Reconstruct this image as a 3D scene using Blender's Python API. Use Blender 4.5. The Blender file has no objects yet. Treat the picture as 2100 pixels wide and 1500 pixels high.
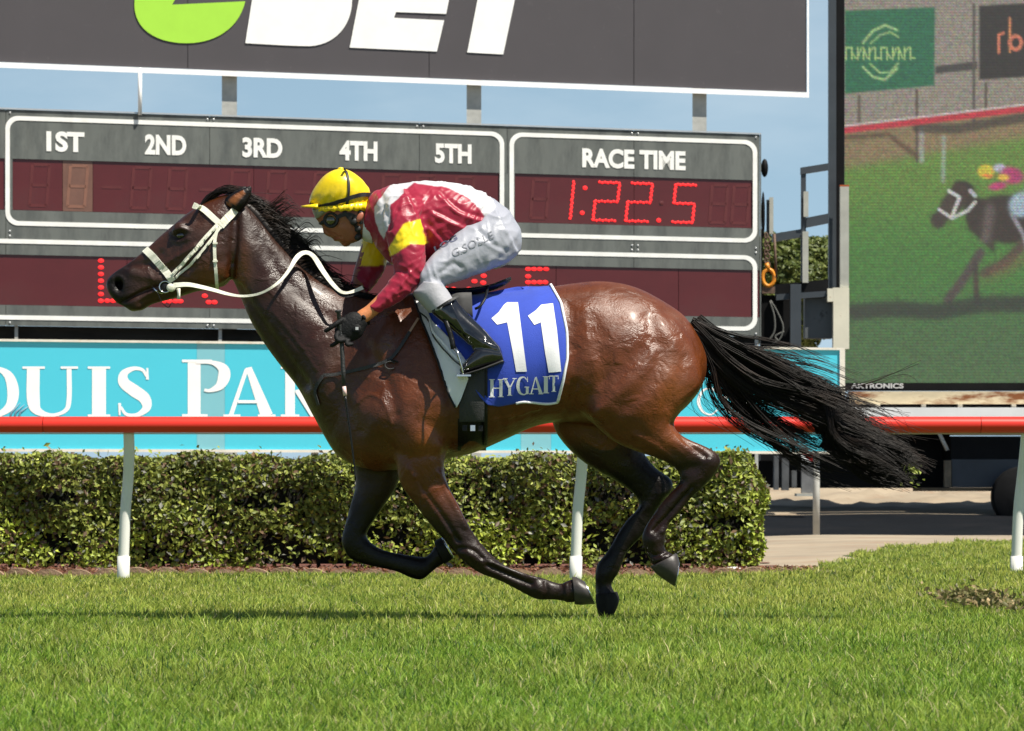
import bpy, bmesh, math, random
import numpy as np
from mathutils import Vector, Matrix
from mathutils.bvhtree import BVHTree

# ------------------------------------------------------------------ camera, sky, sun, exposure
F = 6720.0            # focal length in photo pixels (photo is 2100 x 1500)
D0 = 14.0             # distance camera - horse
CAMH = 0.5417
YH = 1015.0           # horizon row
sc = bpy.context.scene
cam_d = bpy.data.cameras.new("camera")
cam = bpy.data.objects.new("camera", cam_d)
sc.collection.objects.link(cam)
cam.location = (0, -D0, CAMH)
cam.rotation_euler = (math.radians(90), 0, 0)
cam_d.sensor_width = 36.0
cam_d.lens = 36.0 * F / 2100.0
cam_d.shift_y = (YH - 750.0) / 2100.0
cam_d.clip_start = 0.5
cam_d.clip_end = 6000
cam_d.dof.use_dof = True
cam_d.dof.focus_distance = D0 - 0.2
cam_d.dof.aperture_fstop = 14
sc.camera = cam

SUN_DIR = Vector((-0.46, 0.33, -1.0)).normalized()      # direction the light travels
world = bpy.data.worlds.new("World")
sc.world = world
world.use_nodes = True
wn, wl = world.node_tree.nodes, world.node_tree.links
wn.clear()
sky = wn.new("ShaderNodeTexSky"); sky.sky_type = 'NISHITA'; sky.sun_disc = False
to_sun = -SUN_DIR
sky.sun_elevation = math.asin(to_sun.z)
sky.sun_rotation = math.atan2(to_sun.x, to_sun.y)
sky.air_density = 1.1; sky.dust_density = 0.8; sky.ozone_density = 2.2
tcw = wn.new("ShaderNodeTexCoord")
mpw = wn.new("ShaderNodeMapping"); mpw.inputs['Scale'].default_value = (1.0, 1.0, 3.2)
nzw = wn.new("ShaderNodeTexNoise"); nzw.inputs['Scale'].default_value = 5.0
nzw.inputs['Detail'].default_value = 7.0; nzw.inputs['Roughness'].default_value = 0.55
rpw = wn.new("ShaderNodeValToRGB")
rpw.color_ramp.elements[0].position = 0.46; rpw.color_ramp.elements[0].color = (0, 0, 0, 1)
rpw.color_ramp.elements[1].position = 0.72; rpw.color_ramp.elements[1].color = (0.5, 0.5, 0.5, 1)
tint = wn.new("ShaderNodeMix"); tint.data_type = 'RGBA'; tint.blend_type = 'MULTIPLY'
tint.inputs[0].default_value = 1.0; tint.inputs[7].default_value = (0.80, 0.92, 1.0, 1)
mxw = wn.new("ShaderNodeMix"); mxw.data_type = 'RGBA'; mxw.inputs[7].default_value = (10.5, 12.2, 13.4, 1)
bgw = wn.new("ShaderNodeBackground"); bgw.inputs['Strength'].default_value = 0.044
ow = wn.new("ShaderNodeOutputWorld")
wl.new(tcw.outputs['Generated'], mpw.inputs['Vector']); wl.new(mpw.outputs[0], nzw.inputs['Vector'])
wl.new(nzw.outputs['Fac'], rpw.inputs['Fac']); wl.new(rpw.outputs[0], mxw.inputs[0])
wl.new(sky.outputs[0], tint.inputs[6]); wl.new(tint.outputs[2], mxw.inputs[6])
geo = wn.new("ShaderNodeSeparateXYZ"); wl.new(tcw.outputs['Generated'], geo.inputs[0])
hz = wn.new("ShaderNodeMapRange"); hz.interpolation_type = 'SMOOTHSTEP'
hz.inputs[1].default_value = 0.02; hz.inputs[2].default_value = 0.36; hz.inputs[3].default_value = 0.85; hz.inputs[4].default_value = 0.0
wl.new(geo.outputs['Z'], hz.inputs[0])
hmx = wn.new("ShaderNodeMix"); hmx.data_type = 'RGBA'; hmx.inputs[7].default_value = (6.4, 9.4, 12.0, 1)     # pale low sky all round the horizon
wl.new(hz.outputs[0], hmx.inputs[0]); wl.new(tint.outputs[2], hmx.inputs[6]); wl.new(hmx.outputs[2], mxw.inputs[6])
wl.new(mxw.outputs[2], bgw.inputs['Color']); wl.new(bgw.outputs[0], ow.inputs[0])

sd = bpy.data.lights.new("sun", 'SUN'); sd.energy = 5.0; sd.angle = math.radians(0.5); sd.color = (1.0, 0.94, 0.83)
sun = bpy.data.objects.new("sun", sd); sc.collection.objects.link(sun)
sun.rotation_euler = SUN_DIR.to_track_quat('-Z', 'Y').to_euler()
sun.location = (10, -10, 20)
sc.view_settings.view_transform = 'Standard'; sc.view_settings.look = 'None'
sc.view_settings.exposure = 0.62; sc.view_settings.gamma = 1.0; sc.view_settings.use_curve_mapping = False

# ------------------------------------------------------------------ helpers
rng = np.random.default_rng(7)
random.seed(7)
col = sc.collection
WL = {}

def s2l(r, g, b):
    f = lambda c: c / 12.92 if c <= 0.04045 else ((c + 0.055) / 1.055) ** 2.4
    return (f(r / 255), f(g / 255), f(b / 255))

def W(px, py, d):
    return (((px - 1050.0) / F) * d, d - D0, CAMH - (py - YH) / F * d)

def H(px, py, Y=0.0):
    return W(px, py, D0 + Y)

def to_px(V):
    V = np.asarray(V, float)
    d = V[:, 1] + D0
    return 1050 + V[:, 0] / d * F, YH - (V[:, 2] - CAMH) / d * F

def smooth01(a, b, x):
    t = np.clip((x - a) / (b - a), 0, 1)
    return t * t * (3 - 2 * t)

def props(o, label=None, cat=None, group=None, kind=None):
    if label: o['label'] = label
    if cat: o['category'] = cat
    if group: o['group'] = group
    if kind: o['kind'] = kind
    return o

def thing(name, label, cat, loc, group=None):
    o = bpy.data.objects.new(name, None); col.objects.link(o)
    o.location = loc; WL[o.name] = np.array(loc, float)
    o.empty_display_size = 0.2
    return props(o, label, cat, group)

def place(o, V, parent):
    pass

def mk(name, V, Fs, mt, parent=None, smooth=True, cols=None, origin=None):
    V = np.asarray(V, float).reshape(-1, 3)
    c = np.array(origin, float) if origin is not None else (V.min(0) + V.max(0)) / 2
    me = bpy.data.meshes.new(name)
    Vl = V - c
    if isinstance(Fs, np.ndarray):
        n, k = Fs.shape
        me.vertices.add(len(Vl)); me.vertices.foreach_set('co', Vl.astype(np.float32).ravel())
        me.loops.add(n * k); me.loops.foreach_set('vertex_index', Fs.astype(np.int32).ravel())
        me.polygons.add(n)
        me.polygons.foreach_set('loop_start', np.arange(0, n * k, k, dtype=np.int32))
        me.update(calc_edges=True)
    else:
        me.from_pydata(Vl.tolist(), [], Fs); me.update()
    if cols is not None:
        ca = me.color_attributes.new("Col", 'FLOAT_COLOR', 'POINT')
        C4 = np.ones((len(V), 4), np.float32); C4[:, :3] = cols
        ca.data.foreach_set('color', C4.ravel())
    me.materials.append(mt)
    if smooth:
        me.polygons.foreach_set('use_smooth', np.ones(len(me.polygons), bool))
    o = bpy.data.objects.new(name, me); col.objects.link(o)
    base = WL[parent.name] if parent is not None else np.zeros(3)
    if parent is not None: o.parent = parent
    o.location = c - base
    WL[o.name] = c
    return o

def dup(o, delta, parent=None):
    c = o.copy(); col.objects.link(c)
    w = WL[o.name] + np.array(delta, float)
    WL[c.name] = w
    c.parent = parent
    c.location = w - (WL[parent.name] if parent is not None else 0)
    return c

def join(*items):
    Vs, Fs, n = [], [], 0
    for V, Fa in items:
        V = np.asarray(V, float).reshape(-1, 3)
        Vs.append(V); Fs += [[i + n for i in f] for f in Fa]; n += len(V)
    return np.concatenate(Vs), Fs

def box8(P):
    """P: 8 points, 0-3 front ring, 4-7 back ring"""
    return np.array(P, float), [[0, 1, 2, 3], [7, 6, 5, 4], [4, 5, 1, 0], [5, 6, 2, 1], [6, 7, 3, 2], [7, 4, 0, 3]]

def box(x0, x1, y0, y1, z0, z1):
    return box8([(x0, y0, z0), (x1, y0, z0), (x1, y0, z1), (x0, y0, z1),
                 (x0, y1, z0), (x1, y1, z0), (x1, y1, z1), (x0, y1, z1)])

def pxbox(px0, px1, py0, py1, d, th):
    a = W(px0, py1, d); b = W(px1, py0, d)
    return box(a[0], b[0], a[1], a[1] + th, a[2], b[2])

def tube(pts, r, n=8, closed=False, flat=1.0):
    P = [Vector(p) for p in pts]; m = len(P)
    rs = r if hasattr(r, '__len__') else [r] * m
    V, Fs = [], []
    up = None
    for i in range(m):
        if closed: t = P[(i + 1) % m] - P[i - 1]
        else: t = P[min(i + 1, m - 1)] - P[max(i - 1, 0)]
        t.normalize()
        if up is None:
            up = Vector((0, 0, 1)) if abs(t.z) < .9 else Vector((0, 1, 0))
        s = t.cross(up)
        if s.length < 1e-5: s = t.cross(Vector((1, 0, 0)))
        s.normalize(); u = s.cross(t).normalized(); up = u
        for k in range(n):
            a = 2 * math.pi * k / n
            V.append(P[i] + s * math.cos(a) * rs[i] * flat + u * math.sin(a) * rs[i])
    rng_ = m if closed else m - 1
    for i in range(rng_):
        j = (i + 1) % m
        for k in range(n):
            k2 = (k + 1) % n
            Fs.append([i * n + k, i * n + k2, j * n + k2, j * n + k])
    if not closed:
        Fs.append(list(range(n))[::-1]); Fs.append([(m - 1) * n + k for k in range(n)])
    return np.array([tuple(v) for v in V]), Fs

def ellipsoid(c, r, nu=16, nv=10, R=None):
    V, Fs = [], []
    for i in range(nv + 1):
        th = math.pi * i / nv
        for k in range(nu):
            a = 2 * math.pi * k / nu
            v = Vector((r[0] * math.sin(th) * math.cos(a), r[1] * math.sin(th) * math.sin(a), r[2] * math.cos(th)))
            if R is not None: v = R @ v
            V.append((c[0] + v.x, c[1] + v.y, c[2] + v.z))
    for i in range(nv):
        for k in range(nu):
            k2 = (k + 1) % nu
            Fs.append([i * nu + k, (i + 1) * nu + k, (i + 1) * nu + k2, i * nu + k2])
    return np.array(V), Fs

def spline(pts, n):
    """catmull-rom resample of a list of tuples to n points"""
    P = np.array(pts, float); m = len(P)
    if m < 3:
        t = np.linspace(0, 1, n)[:, None]; return P[0] * (1 - t) + P[-1] * t
    Q = np.vstack([2 * P[0] - P[1], P, 2 * P[-1] - P[-2]])
    seg = np.linalg.norm(np.diff(P, axis=0), axis=1); cum = np.concatenate([[0], np.cumsum(seg)])
    out = []
    for s in np.linspace(0, cum[-1], n):
        i = min(int(np.searchsorted(cum, s, side='right') - 1), m - 2)
        t = (s - cum[i]) / max(seg[i], 1e-9)
        p0, p1, p2, p3 = Q[i], Q[i + 1], Q[i + 2], Q[i + 3]
        out.append(0.5 * ((2 * p1) + (-p0 + p2) * t + (2 * p0 - 5 * p1 + 4 * p2 - p3) * t * t + (-p0 + 3 * p1 - 3 * p2 + p3) * t ** 3))
    return np.array(out)

def mat(name, c, rough=0.6, metal=0.0, var=0.0, vs=4.0, bump=0.0, bs=40.0, coat=0.0, attr=False, spec=0.5,
        emit=None, es=1.0, stain=None, ss=3.0, sl=(0.5, 0.7), trans=0.0, stretch=(1, 1, 1), rvar=0.0, sheen=0.0):
    m = bpy.data.materials.new(name); m.use_nodes = True
    nt = m.node_tree; N, L = nt.nodes, nt.links
    b = N['Principled BSDF']
    b.inputs['Roughness'].default_value = rough; b.inputs['Metallic'].default_value = metal
    b.inputs['Specular IOR Level'].default_value = spec
    b.inputs['Coat Weight'].default_value = coat
    b.inputs['Coat Roughness'].default_value = 0.08
    if sheen: b.inputs['Sheen Weight'].default_value = sheen
    tc = N.new('ShaderNodeTexCoord'); mp = N.new('ShaderNodeMapping'); mp.inputs['Scale'].default_value = stretch
    L.new(tc.outputs['Object'], mp.inputs['Vector'])
    if attr:
        a = N.new('ShaderNodeAttribute'); a.attribute_name = 'Col'; src = a.outputs['Color']
    else:
        a = N.new('ShaderNodeRGB'); a.outputs[0].default_value = (*c, 1); src = a.outputs[0]
    def noise(scale, det=5, rg=.6):
        n = N.new('ShaderNodeTexNoise'); n.inputs['Scale'].default_value = scale
        n.inputs['Detail'].default_value = det; n.inputs['Roughness'].default_value = rg
        L.new(mp.outputs[0], n.inputs['Vector']); return n
    if var:
        n = noise(vs); mr = N.new('ShaderNodeMapRange')
        mr.inputs[1].default_value = 0.3; mr.inputs[2].default_value = 0.7
        mr.inputs[3].default_value = 1 - var; mr.inputs[4].default_value = 1 + var
        L.new(n.outputs['Fac'], mr.inputs[0])
        vm = N.new('ShaderNodeVectorMath'); vm.operation = 'SCALE'
        L.new(src, vm.inputs[0]); L.new(mr.outputs[0], vm.inputs['Scale']); src = vm.outputs[0]
    if stain is not None:
        n = noise(ss, 8, .65); cr = N.new('ShaderNodeValToRGB')
        cr.color_ramp.elements[0].position = sl[0]; cr.color_ramp.elements[0].color = (0, 0, 0, 1)
        cr.color_ramp.elements[1].position = sl[1]; cr.color_ramp.elements[1].color = (1, 1, 1, 1)
        L.new(n.outputs['Fac'], cr.inputs['Fac'])
        mx = N.new('ShaderNodeMix'); mx.data_type = 'RGBA'; mx.inputs[7].default_value = (*stain, 1)
        L.new(cr.outputs[0], mx.inputs[0]); L.new(src, mx.inputs[6]); src = mx.outputs[2]
    L.new(src, b.inputs['Base Color'])
    if rvar:
        n = noise(vs * 1.7); mr = N.new('ShaderNodeMapRange')
        mr.inputs[1].default_value = 0.35; mr.inputs[2].default_value = 0.65
        mr.inputs[3].default_value = max(rough - rvar, .05); mr.inputs[4].default_value = rough + rvar
        L.new(n.outputs['Fac'], mr.inputs[0]); L.new(mr.outputs[0], b.inputs['Roughness'])
    if bump:
        n = noise(bs, 6); bp = N.new('ShaderNodeBump'); bp.inputs['Strength'].default_value = bump
        bp.inputs['Distance'].default_value = 0.01
        L.new(n.outputs['Fac'], bp.inputs['Height']); L.new(bp.outputs[0], b.inputs['Normal'])
    if emit is not None:
        b.inputs['Emission Color'].default_value = (*emit, 1); b.inputs['Emission Strength'].default_value = es
    if trans:
        b.inputs['Transmission Weight'].default_value = trans
    return m

class Pln:
    """a vertical board running away to the right: px column -> depth, rows given at px = 0"""
    def __init__(s, d0, xv): s.d0, s.xv = d0, xv
    def P(s, px, v, off=0.0):
        k = 1 - px / s.xv
        return W(px, YH + (v - YH) * k, s.d0 / k - off)
    def box(s, a, b, v0, v1, o0, o1):
        """o0 = front offset towards camera, o1 = back"""
        return box8([s.P(a, v1, o0), s.P(b, v1, o0), s.P(b, v0, o0), s.P(a, v0, o0),
                     s.P(a, v1, o1), s.P(b, v1, o1), s.P(b, v0, o1), s.P(a, v0, o1)])
    def poly(s, pts, off):
        V = [s.P(x, v, off) for x, v in pts]
        return np.array(V)

def fill_poly(loops, P3, cell=None):
    """triangulate 2D loops (outer + holes) -> verts mapped by P3(x, y)"""
    cu = bpy.data.curves.new('t', 'CURVE'); cu.dimensions = '2D'; cu.fill_mode = 'FRONT'
    for lp in loops:
        sp = cu.splines.new('POLY'); sp.points.add(len(lp) - 1); sp.use_cyclic_u = True
        for i, (x, y) in enumerate(lp): sp.points[i].co = (x, y, 0, 1)
    o = bpy.data.objects.new('t', cu); col.objects.link(o)
    dg = bpy.context.evaluated_depsgraph_get(); me = bpy.data.meshes.new_from_object(o.evaluated_get(dg))
    bm = bmesh.new(); bm.from_mesh(me)
    bpy.data.objects.remove(o); bpy.data.curves.remove(cu); bpy.data.meshes.remove(me)
    bmesh.ops.remove_doubles(bm, verts=bm.verts, dist=1e-4)
    if cell:
        bmesh.ops.triangulate(bm, faces=bm.faces)
        for _ in range(6):
            es = [e for e in bm.edges if e.calc_length() > cell]
            if not es: break
            bmesh.ops.subdivide_edges(bm, edges=es, cuts=1)
            bmesh.ops.triangulate(bm, faces=[f for f in bm.faces if len(f.verts) > 3])
    V = [P3(v.co.x, v.co.y) for v in bm.verts]
    bm.verts.index_update()
    Fs = [[v.index for v in f.verts] for f in bm.faces]
    bm.free()
    return np.array(V), Fs

def text2d(s, bold=0.0, shear=0.0, spacing=1.0):
    """text in the built-in face -> (verts2d normalised to its bbox, faces)"""
    cu = bpy.data.curves.new('t', 'FONT'); cu.body = s; cu.fill_mode = 'FRONT'
    cu.offset = bold; cu.shear = shear; cu.space_character = spacing; cu.resolution_u = 4
    o = bpy.data.objects.new('t', cu); col.objects.link(o)
    dg = bpy.context.evaluated_depsgraph_get(); me = bpy.data.meshes.new_from_object(o.evaluated_get(dg))
    V = np.array([v.co[:] for v in me.vertices]); Fs = [list(p.vertices) for p in me.polygons]
    bpy.data.objects.remove(o); bpy.data.curves.remove(cu); bpy.data.meshes.remove(me)
    V = V[:, :2]; mn, mx = V.min(0), V.max(0)
    return (V - mn) / (mx - mn), Fs

def slab(V, Fs, n, th):
    """give a flat sheet thickness: front at V, back at V + n*th"""
    V = np.asarray(V); n = np.array(n, float) * th
    m = len(V); out = [list(f) for f in Fs] + [[i + m for i in f[::-1]] for f in Fs]
    cnt = {}
    for f in Fs:
        for i in range(len(f)):
            a, b = f[i], f[(i + 1) % len(f)]
            cnt[(a, b)] = cnt.get((a, b), 0) + 1
    for (a, b) in cnt:
        if (b, a) not in cnt: out.append([b, a, a + m, b + m])
    return np.vstack([V, V + n]), out

def text_on(pl, s, x0, x1, v0, v1, off, bold=0.02, th=0.012, shear=0.0, spacing=1.0):
    V2, Fs = text2d(s, bold, shear, spacing)
    V = np.array([pl.P(x0 + u * (x1 - x0), v1 + w * (v0 - v1), off) for u, w in V2])
    return slab(V, Fs, (0, 1, 0), th)

def stroke_glyph(strokes, sx, sy, ox, oy, P3, dz=0.0012):
    """strokes: list of [(x, y, width_perp)] in em units -> ribbons, each slightly proud of the last"""
    items = []
    for k, st in enumerate(strokes):
        a = spline(st, max(2, (len(st) - 1) * 8 if len(st) > 2 else 2))
        V, Fs = [], []
        for i in range(len(a)):
            t = a[min(i + 1, len(a) - 1), :2] - a[max(i - 1, 0), :2]
            t = t / (np.linalg.norm(t) + 1e-9); nrm = np.array([-t[1], t[0]])
            for sgn in (1, -1):
                p = a[i, :2] + nrm * sgn * a[i, 2] / 2
                V.append(P3(ox + p[0] * sx, oy - p[1] * sy, k * dz))
        for i in range(len(a) - 1):
            Fs.append([2 * i, 2 * i + 1, 2 * i + 3, 2 * i + 2])
        items.append((V, Fs))
    return join(*items)

# serif alphabet (em height 1, strokes as x, y, width)
def _sf(x0, x1, y): return [(x0, y, .045), (x1, y, .045)]
SER = {
 'U': [[(.14, .97, .20), (.14, .35, .20), (.2, .12, .15), (.42, .03, .07), (.64, .12, .07), (.7, .35, .075), (.7, .97, .075)], _sf(-.03, .32, .977), _sf(.57, .84, .978)],
 'I': [[(.17, .03, .21), (.17, .97, .21)], _sf(0, .34, .977), _sf(0, .34, .022)],
 'S': [[(.50, .80, .04), (.43, .93, .06), (.27, .96, .08), (.1, .86, .14), (.10, .68, .2), (.28, .52, .23), (.46, .37, .21), (.5, .18, .15), (.34, .04, .08), (.14, .05, .06), (.04, .2, .04)], [(.515, .97, .03), (.515, .74, .05)], [(.02, .03, .03), (.02, .27, .05)]],
 'P': [[(.17, .03, .2), (.17, .97, .2)], _sf(-.02, .45, .978), _sf(-.02, .38, .022), [(.2, .955, .05), (.45, .95, .07), (.62, .85, .16), (.64, .7, .19), (.57, .54, .14), (.42, .46, .06), (.33, .47, .05)]],
 'A': [[(.37, .98, .1), (.66, .03, .2)], [(.34, .95, .06), (.09, .03, .07)], _sf(-.03, .24, .022), _sf(.52, .80, .023), [(.2, .3, .06), (.52, .3, .06)]],
 'R': [[(.17, .03, .2), (.17, .97, .2)], _sf(-.02, .42, .978), _sf(-.02, .36, .022), [(.2, .955, .05), (.45, .95, .07), (.6, .85, .15), (.6, .7, .17), (.5, .55, .1), (.28, .5, .05)], [(.36, .52, .17), (.7, .03, .2)], _sf(.6, .85, .024)],
 'Q': [[(.3, .03, .09), (.08, .2, .16), (.02, .5, .2), (.1, .82, .16), (.32, .97, .07), (.56, .97, .07), (.78, .82, .16), (.86, .5, .2), (.8, .2, .16), (.56, .03, .09), (.3, .03, .09)], [(.45, .08, .1), (.7, -.08, .12), (1.0, -.14, .05)]],
 'C': [[(.62, .8, .05), (.45, .95, .05), (.2, .85, .07), (.07, .5, .1), (.2, .15, .07), (.45, .04, .05), (.65, .2, .04)]],
 'O': [[(.3, .03, .06), (.1, .2, .1), (.05, .5, .12), (.12, .82, .1), (.35, .97, .06), (.6, .82, .1), (.68, .5, .12), (.6, .2, .1), (.34, .03, .06)]],
 'H': [[(.15, .03, .17), (.15, .97, .17)], [(.62, .03, .17), (.62, .97, .17)], _sf(0, .3, .977), _sf(0, .3, .022), _sf(.47, .77, .977), _sf(.47, .77, .022), [(.15, .5, .06), (.62, .5, .06)]],
 'Y': [[(.08, .97, .17), (.37, .45, .14)], [(.7, .97, .07), (.4, .45, .09)], [(.38, .5, .17), (.38, .03, .17)], _sf(-.05, .25, .977), _sf(.56, .84, .978), _sf(.23, .54, .022)],
 'G': [[(.64, .78, .05), (.46, .95, .06), (.2, .86, .14), (.09, .5, .19), (.2, .14, .14), (.45, .03, .06), (.62, .12, .1)], [(.64, .06, .16), (.64, .42, .16)], _sf(.48, .76, .43), [(.66, .97, .03), (.66, .7, .05)]],
 'T': [[(.32, .03, .17), (.32, .97, .17)], [(.02, .95, .06), (.62, .95, .06)], [(.02, .97, .04), (.02, .76, .05)], [(.62, .97, .04), (.62, .76, .05)], _sf(.16, .48, .022)],
}

def ground_z(x, d):
    x = np.asarray(x, float); d = np.asarray(d, float)
    z = 0.060 * smooth01(1.4, 4.0, x) * smooth01(15, 21, d) * (1 - smooth01(40, 43, d))
    z = z + 0.012 * np.sin(x * 1.7 + 1) * np.sin(d * 1.1) * smooth01(10, 16, d)
    z = z - .014 + np.interp(d, [0, 43.6, 44.4, 50, 52.5, 56, 62, 4000], [0.0, 0.0, .02, .25, .38, .64, .68, .68])
    return z

# ------------------------------------------------------------------ ground, turf
M_sand = mat('sandy_dirt', s2l(150, 136, 116), .95, var=.22, vs=.9, bump=.9, bs=9, stain=s2l(140, 112, 88), ss=1.6, sl=(.52, .75))
M_darkground = mat('near_black_ground', (.0040, .0052, .0075), .9, spec=.1, var=.3, vs=3, bump=.5, bs=60, stain=(.010, .010, .012), ss=.8)
M_turf = mat('turf_soil', (.06, .10, .018), .95, var=.35, vs=3, bump=.6, bs=30, stain=(.07, .075, .025), ss=1.2)
M_mulch = mat('bark_mulch', s2l(104, 60, 44), .95, var=.6, vs=30, bump=1, bs=60, stain=(.03, .015, .012), ss=14)

def sheet(name, xs, ds, mt, zoff=0, kind='structure', mask=None):
    X, Dd = np.meshgrid(xs, ds)
    Z = ground_z(X, Dd) + zoff
    V = np.stack([X, Dd - D0, Z], -1).reshape(-1, 3)
    nx, ny = len(xs), len(ds)
    idx = np.arange(nx * ny).reshape(ny, nx)
    Fq = np.stack([idx[:-1, :-1], idx[:-1, 1:], idx[1:, 1:], idx[1:, :-1]], -1).reshape(-1, 4)
    if mask is not None:
        cx = (X[:-1, :-1] + X[1:, 1:]) / 2; cd = (Dd[:-1, :-1] + Dd[1:, 1:]) / 2
        Fq = Fq[mask(cx, cd).ravel()]
    o = mk(name, V, Fq, mt)
    return props(o, kind=kind)

xs = np.concatenate([[-3000, -600, -150, -60, -30], np.linspace(-20, 20, 161), [30, 60, 150, 600, 3000]])
ds = np.concatenate([[-40, 0], np.linspace(4, 43, 60), np.linspace(43.4, 62, 75), [80, 150, 500, 3500]])
g = sheet('ground', xs, ds, M_sand)
# crumbled lip of the sandy bank
me = g.data; co = np.zeros(len(me.vertices) * 3, np.float32); me.vertices.foreach_get('co', co); co = co.reshape(-1, 3)
wd = co[:, 1] + WL[g.name][1] + D0
nzr = rng.normal(0, 1, len(co)) * .035 * (smooth01(51, 54, wd) * (1 - smooth01(60, 62, wd)))
co[:, 2] += nzr.astype(np.float32); me.vertices.foreach_set('co', co.ravel())

def turf_far(x):
    """how far the turf reaches, per x (its ragged far edge)"""
    px = 1050 + x / 25 * F
    base = np.interp(x, [-20, 1.4, 1.9, 2.6, 3.6, 4.6, 5.6, 20], [22.15, 22.15, 22.6, 26.5, 30.5, 33.5, 35, 40])
    return base + .12 * np.sin(x * 7.1) + .08 * np.sin(x * 17 + 2) + (x > 1.7) * (.5 * np.sin(x * 4.3) + .4 * np.sin(x * 11) + .3 * np.sin(x * 27))
xt = np.linspace(-14, 14, 281); dt = np.concatenate([np.linspace(2, 22, 60), np.linspace(22.1, 41, 100)])
sheet('turf', xt, dt, M_turf, 0.004, mask=lambda x, d: d < turf_far(x))
xm = np.linspace(-14, 2.6, 120); dm = np.linspace(22.0, 27.35, 30)
sheet('garden_bed', xm, dm, M_mulch, 0.008, mask=lambda x, d: (d > turf_far(x) - .1) & (x < 1.9 + .12 * np.sin(d * 9)))
sheet('dark_ground_strip', np.linspace(-30, 30, 120), np.linspace(42.2, 50.0, 34), M_darkground, 0.006)  # near-black strip of ground along the foot of the bank

# grass blades
def blades(n, dlo, dhi, name):
    u = rng.random(n)
    p = 1.35
    d = (dlo ** (-p + 1) + u * (dhi ** (-p + 1) - dlo ** (-p + 1))) ** (1 / (1 - p)) if p != 1 else dlo * (dhi / dlo) ** u
    hw = d * 0.156 * 1.12 + .25
    x = (rng.random(n) * 2 - 1) * hw
    keep = d < turf_far(x) + rng.normal(0, .07, n)
    # worn divot on the right
    dv = np.hypot((x - W(2010, 1250, 15.5)[0]) / .16, (d - 15.6) / .9)
    keep &= rng.random(n) > .75 * np.exp(-dv ** 2)
    x, d = x[keep], d[keep]; n = len(x)
    z = ground_z(x, d)
    clump = .5 + .5 * np.sin(x * 2.3 + 1.7 * np.sin(d * .9)) * np.sin(d * 1.3 + 2.1 * np.sin(x * 1.1))
    c2 = .5 + .5 * np.sin(x * 9.7 + 2.3 * np.sin(d * 3.9)) * np.sin(d * 6.3 + 2.7 * np.sin(x * 5.1))
    h = (.012 + .020 * rng.random(n) + .012 * c2 + .030 * (rng.random(n) < .12) * rng.random(n)) * (1 + .25 * clump)
    w = (.0010 + .0010 * rng.random(n)) * (1 + .06 * (d - 7))
    a = rng.random(n) * 2 * np.pi; lean = h * rng.uniform(.1, .85, n)
    dx, dy = np.cos(a) * lean, np.sin(a) * lean
    f = rng.normal(0, .5, n); wx, wy = np.cos(f) * w, np.sin(f) * w
    y = d - D0
    V = np.empty((n, 5, 3))
    V[:, 0] = np.stack([x - wx, y - wy, z], -1); V[:, 1] = np.stack([x + wx, y + wy, z], -1)
    V[:, 2] = np.stack([x + dx * .35 + wx * .8, y + dy * .35 + wy * .8, z + h * .6], -1)
    V[:, 3] = np.stack([x + dx * .35 - wx * .8, y + dy * .35 - wy * .8, z + h * .6], -1)
    V[:, 4] = np.stack([x + dx, y + dy, z + h * rng.uniform(.85, 1, n)], -1)
    b = np.arange(n)[:, None] * 5
    T = np.concatenate([b + [0, 1, 2], b + [0, 2, 3], b + [3, 2, 4]], 0)
    g1 = np.array([.48, .49, .095]); g2 = np.array([.215, .37, .036]); g3 = np.array([.68, .60, .30]); g4 = np.array([.05, .13, .022])
    t = np.clip(clump * .35 + rng.random(n) * .55 - .15 + .45 * smooth01(10, 20, d), 0, 1)[:, None]
    c = g2 * (1 - t) + g1 * t
    r = rng.random(n)
    c = np.where((r < .045)[:, None], g3, c); c = np.where((r > .86)[:, None], g4, c)
    c = c * rng.uniform(.65, 1.3, n)[:, None] * (.80 + .35 * c2)[:, None]
    C = np.repeat(c[:, None, :], 5, 1); C[:, 4] *= 1.15
    o = mk(name, V.reshape(-1, 3), T, M_blade, cols=C.reshape(-1, 3), smooth=False)
    return props(o, 'short mown green turf of the race track in the foreground', 'grass', kind='stuff')
M_blade = mat('grass_blade', (0, 0, 0), .55, attr=True, spec=.35)
_b = M_blade.node_tree; _p = _b.nodes['Principled BSDF']
_tr = _b.nodes.new('ShaderNodeBsdfTranslucent'); _ms = _b.nodes.new('ShaderNodeMixShader'); _ms.inputs[0].default_value = .5
_at = [n for n in _b.nodes if n.type == 'ATTRIBUTE'][0]
_b.links.new(_at.outputs['Color'], _tr.inputs['Color'])
_b.links.new(_p.outputs[0], _ms.inputs[1]); _b.links.new(_tr.outputs[0], _ms.inputs[2])
_b.links.new(_ms.outputs[0], _b.nodes['Material Output'].inputs['Surface'])
blades(600000, 6.6, 41, 'grass')

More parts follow.
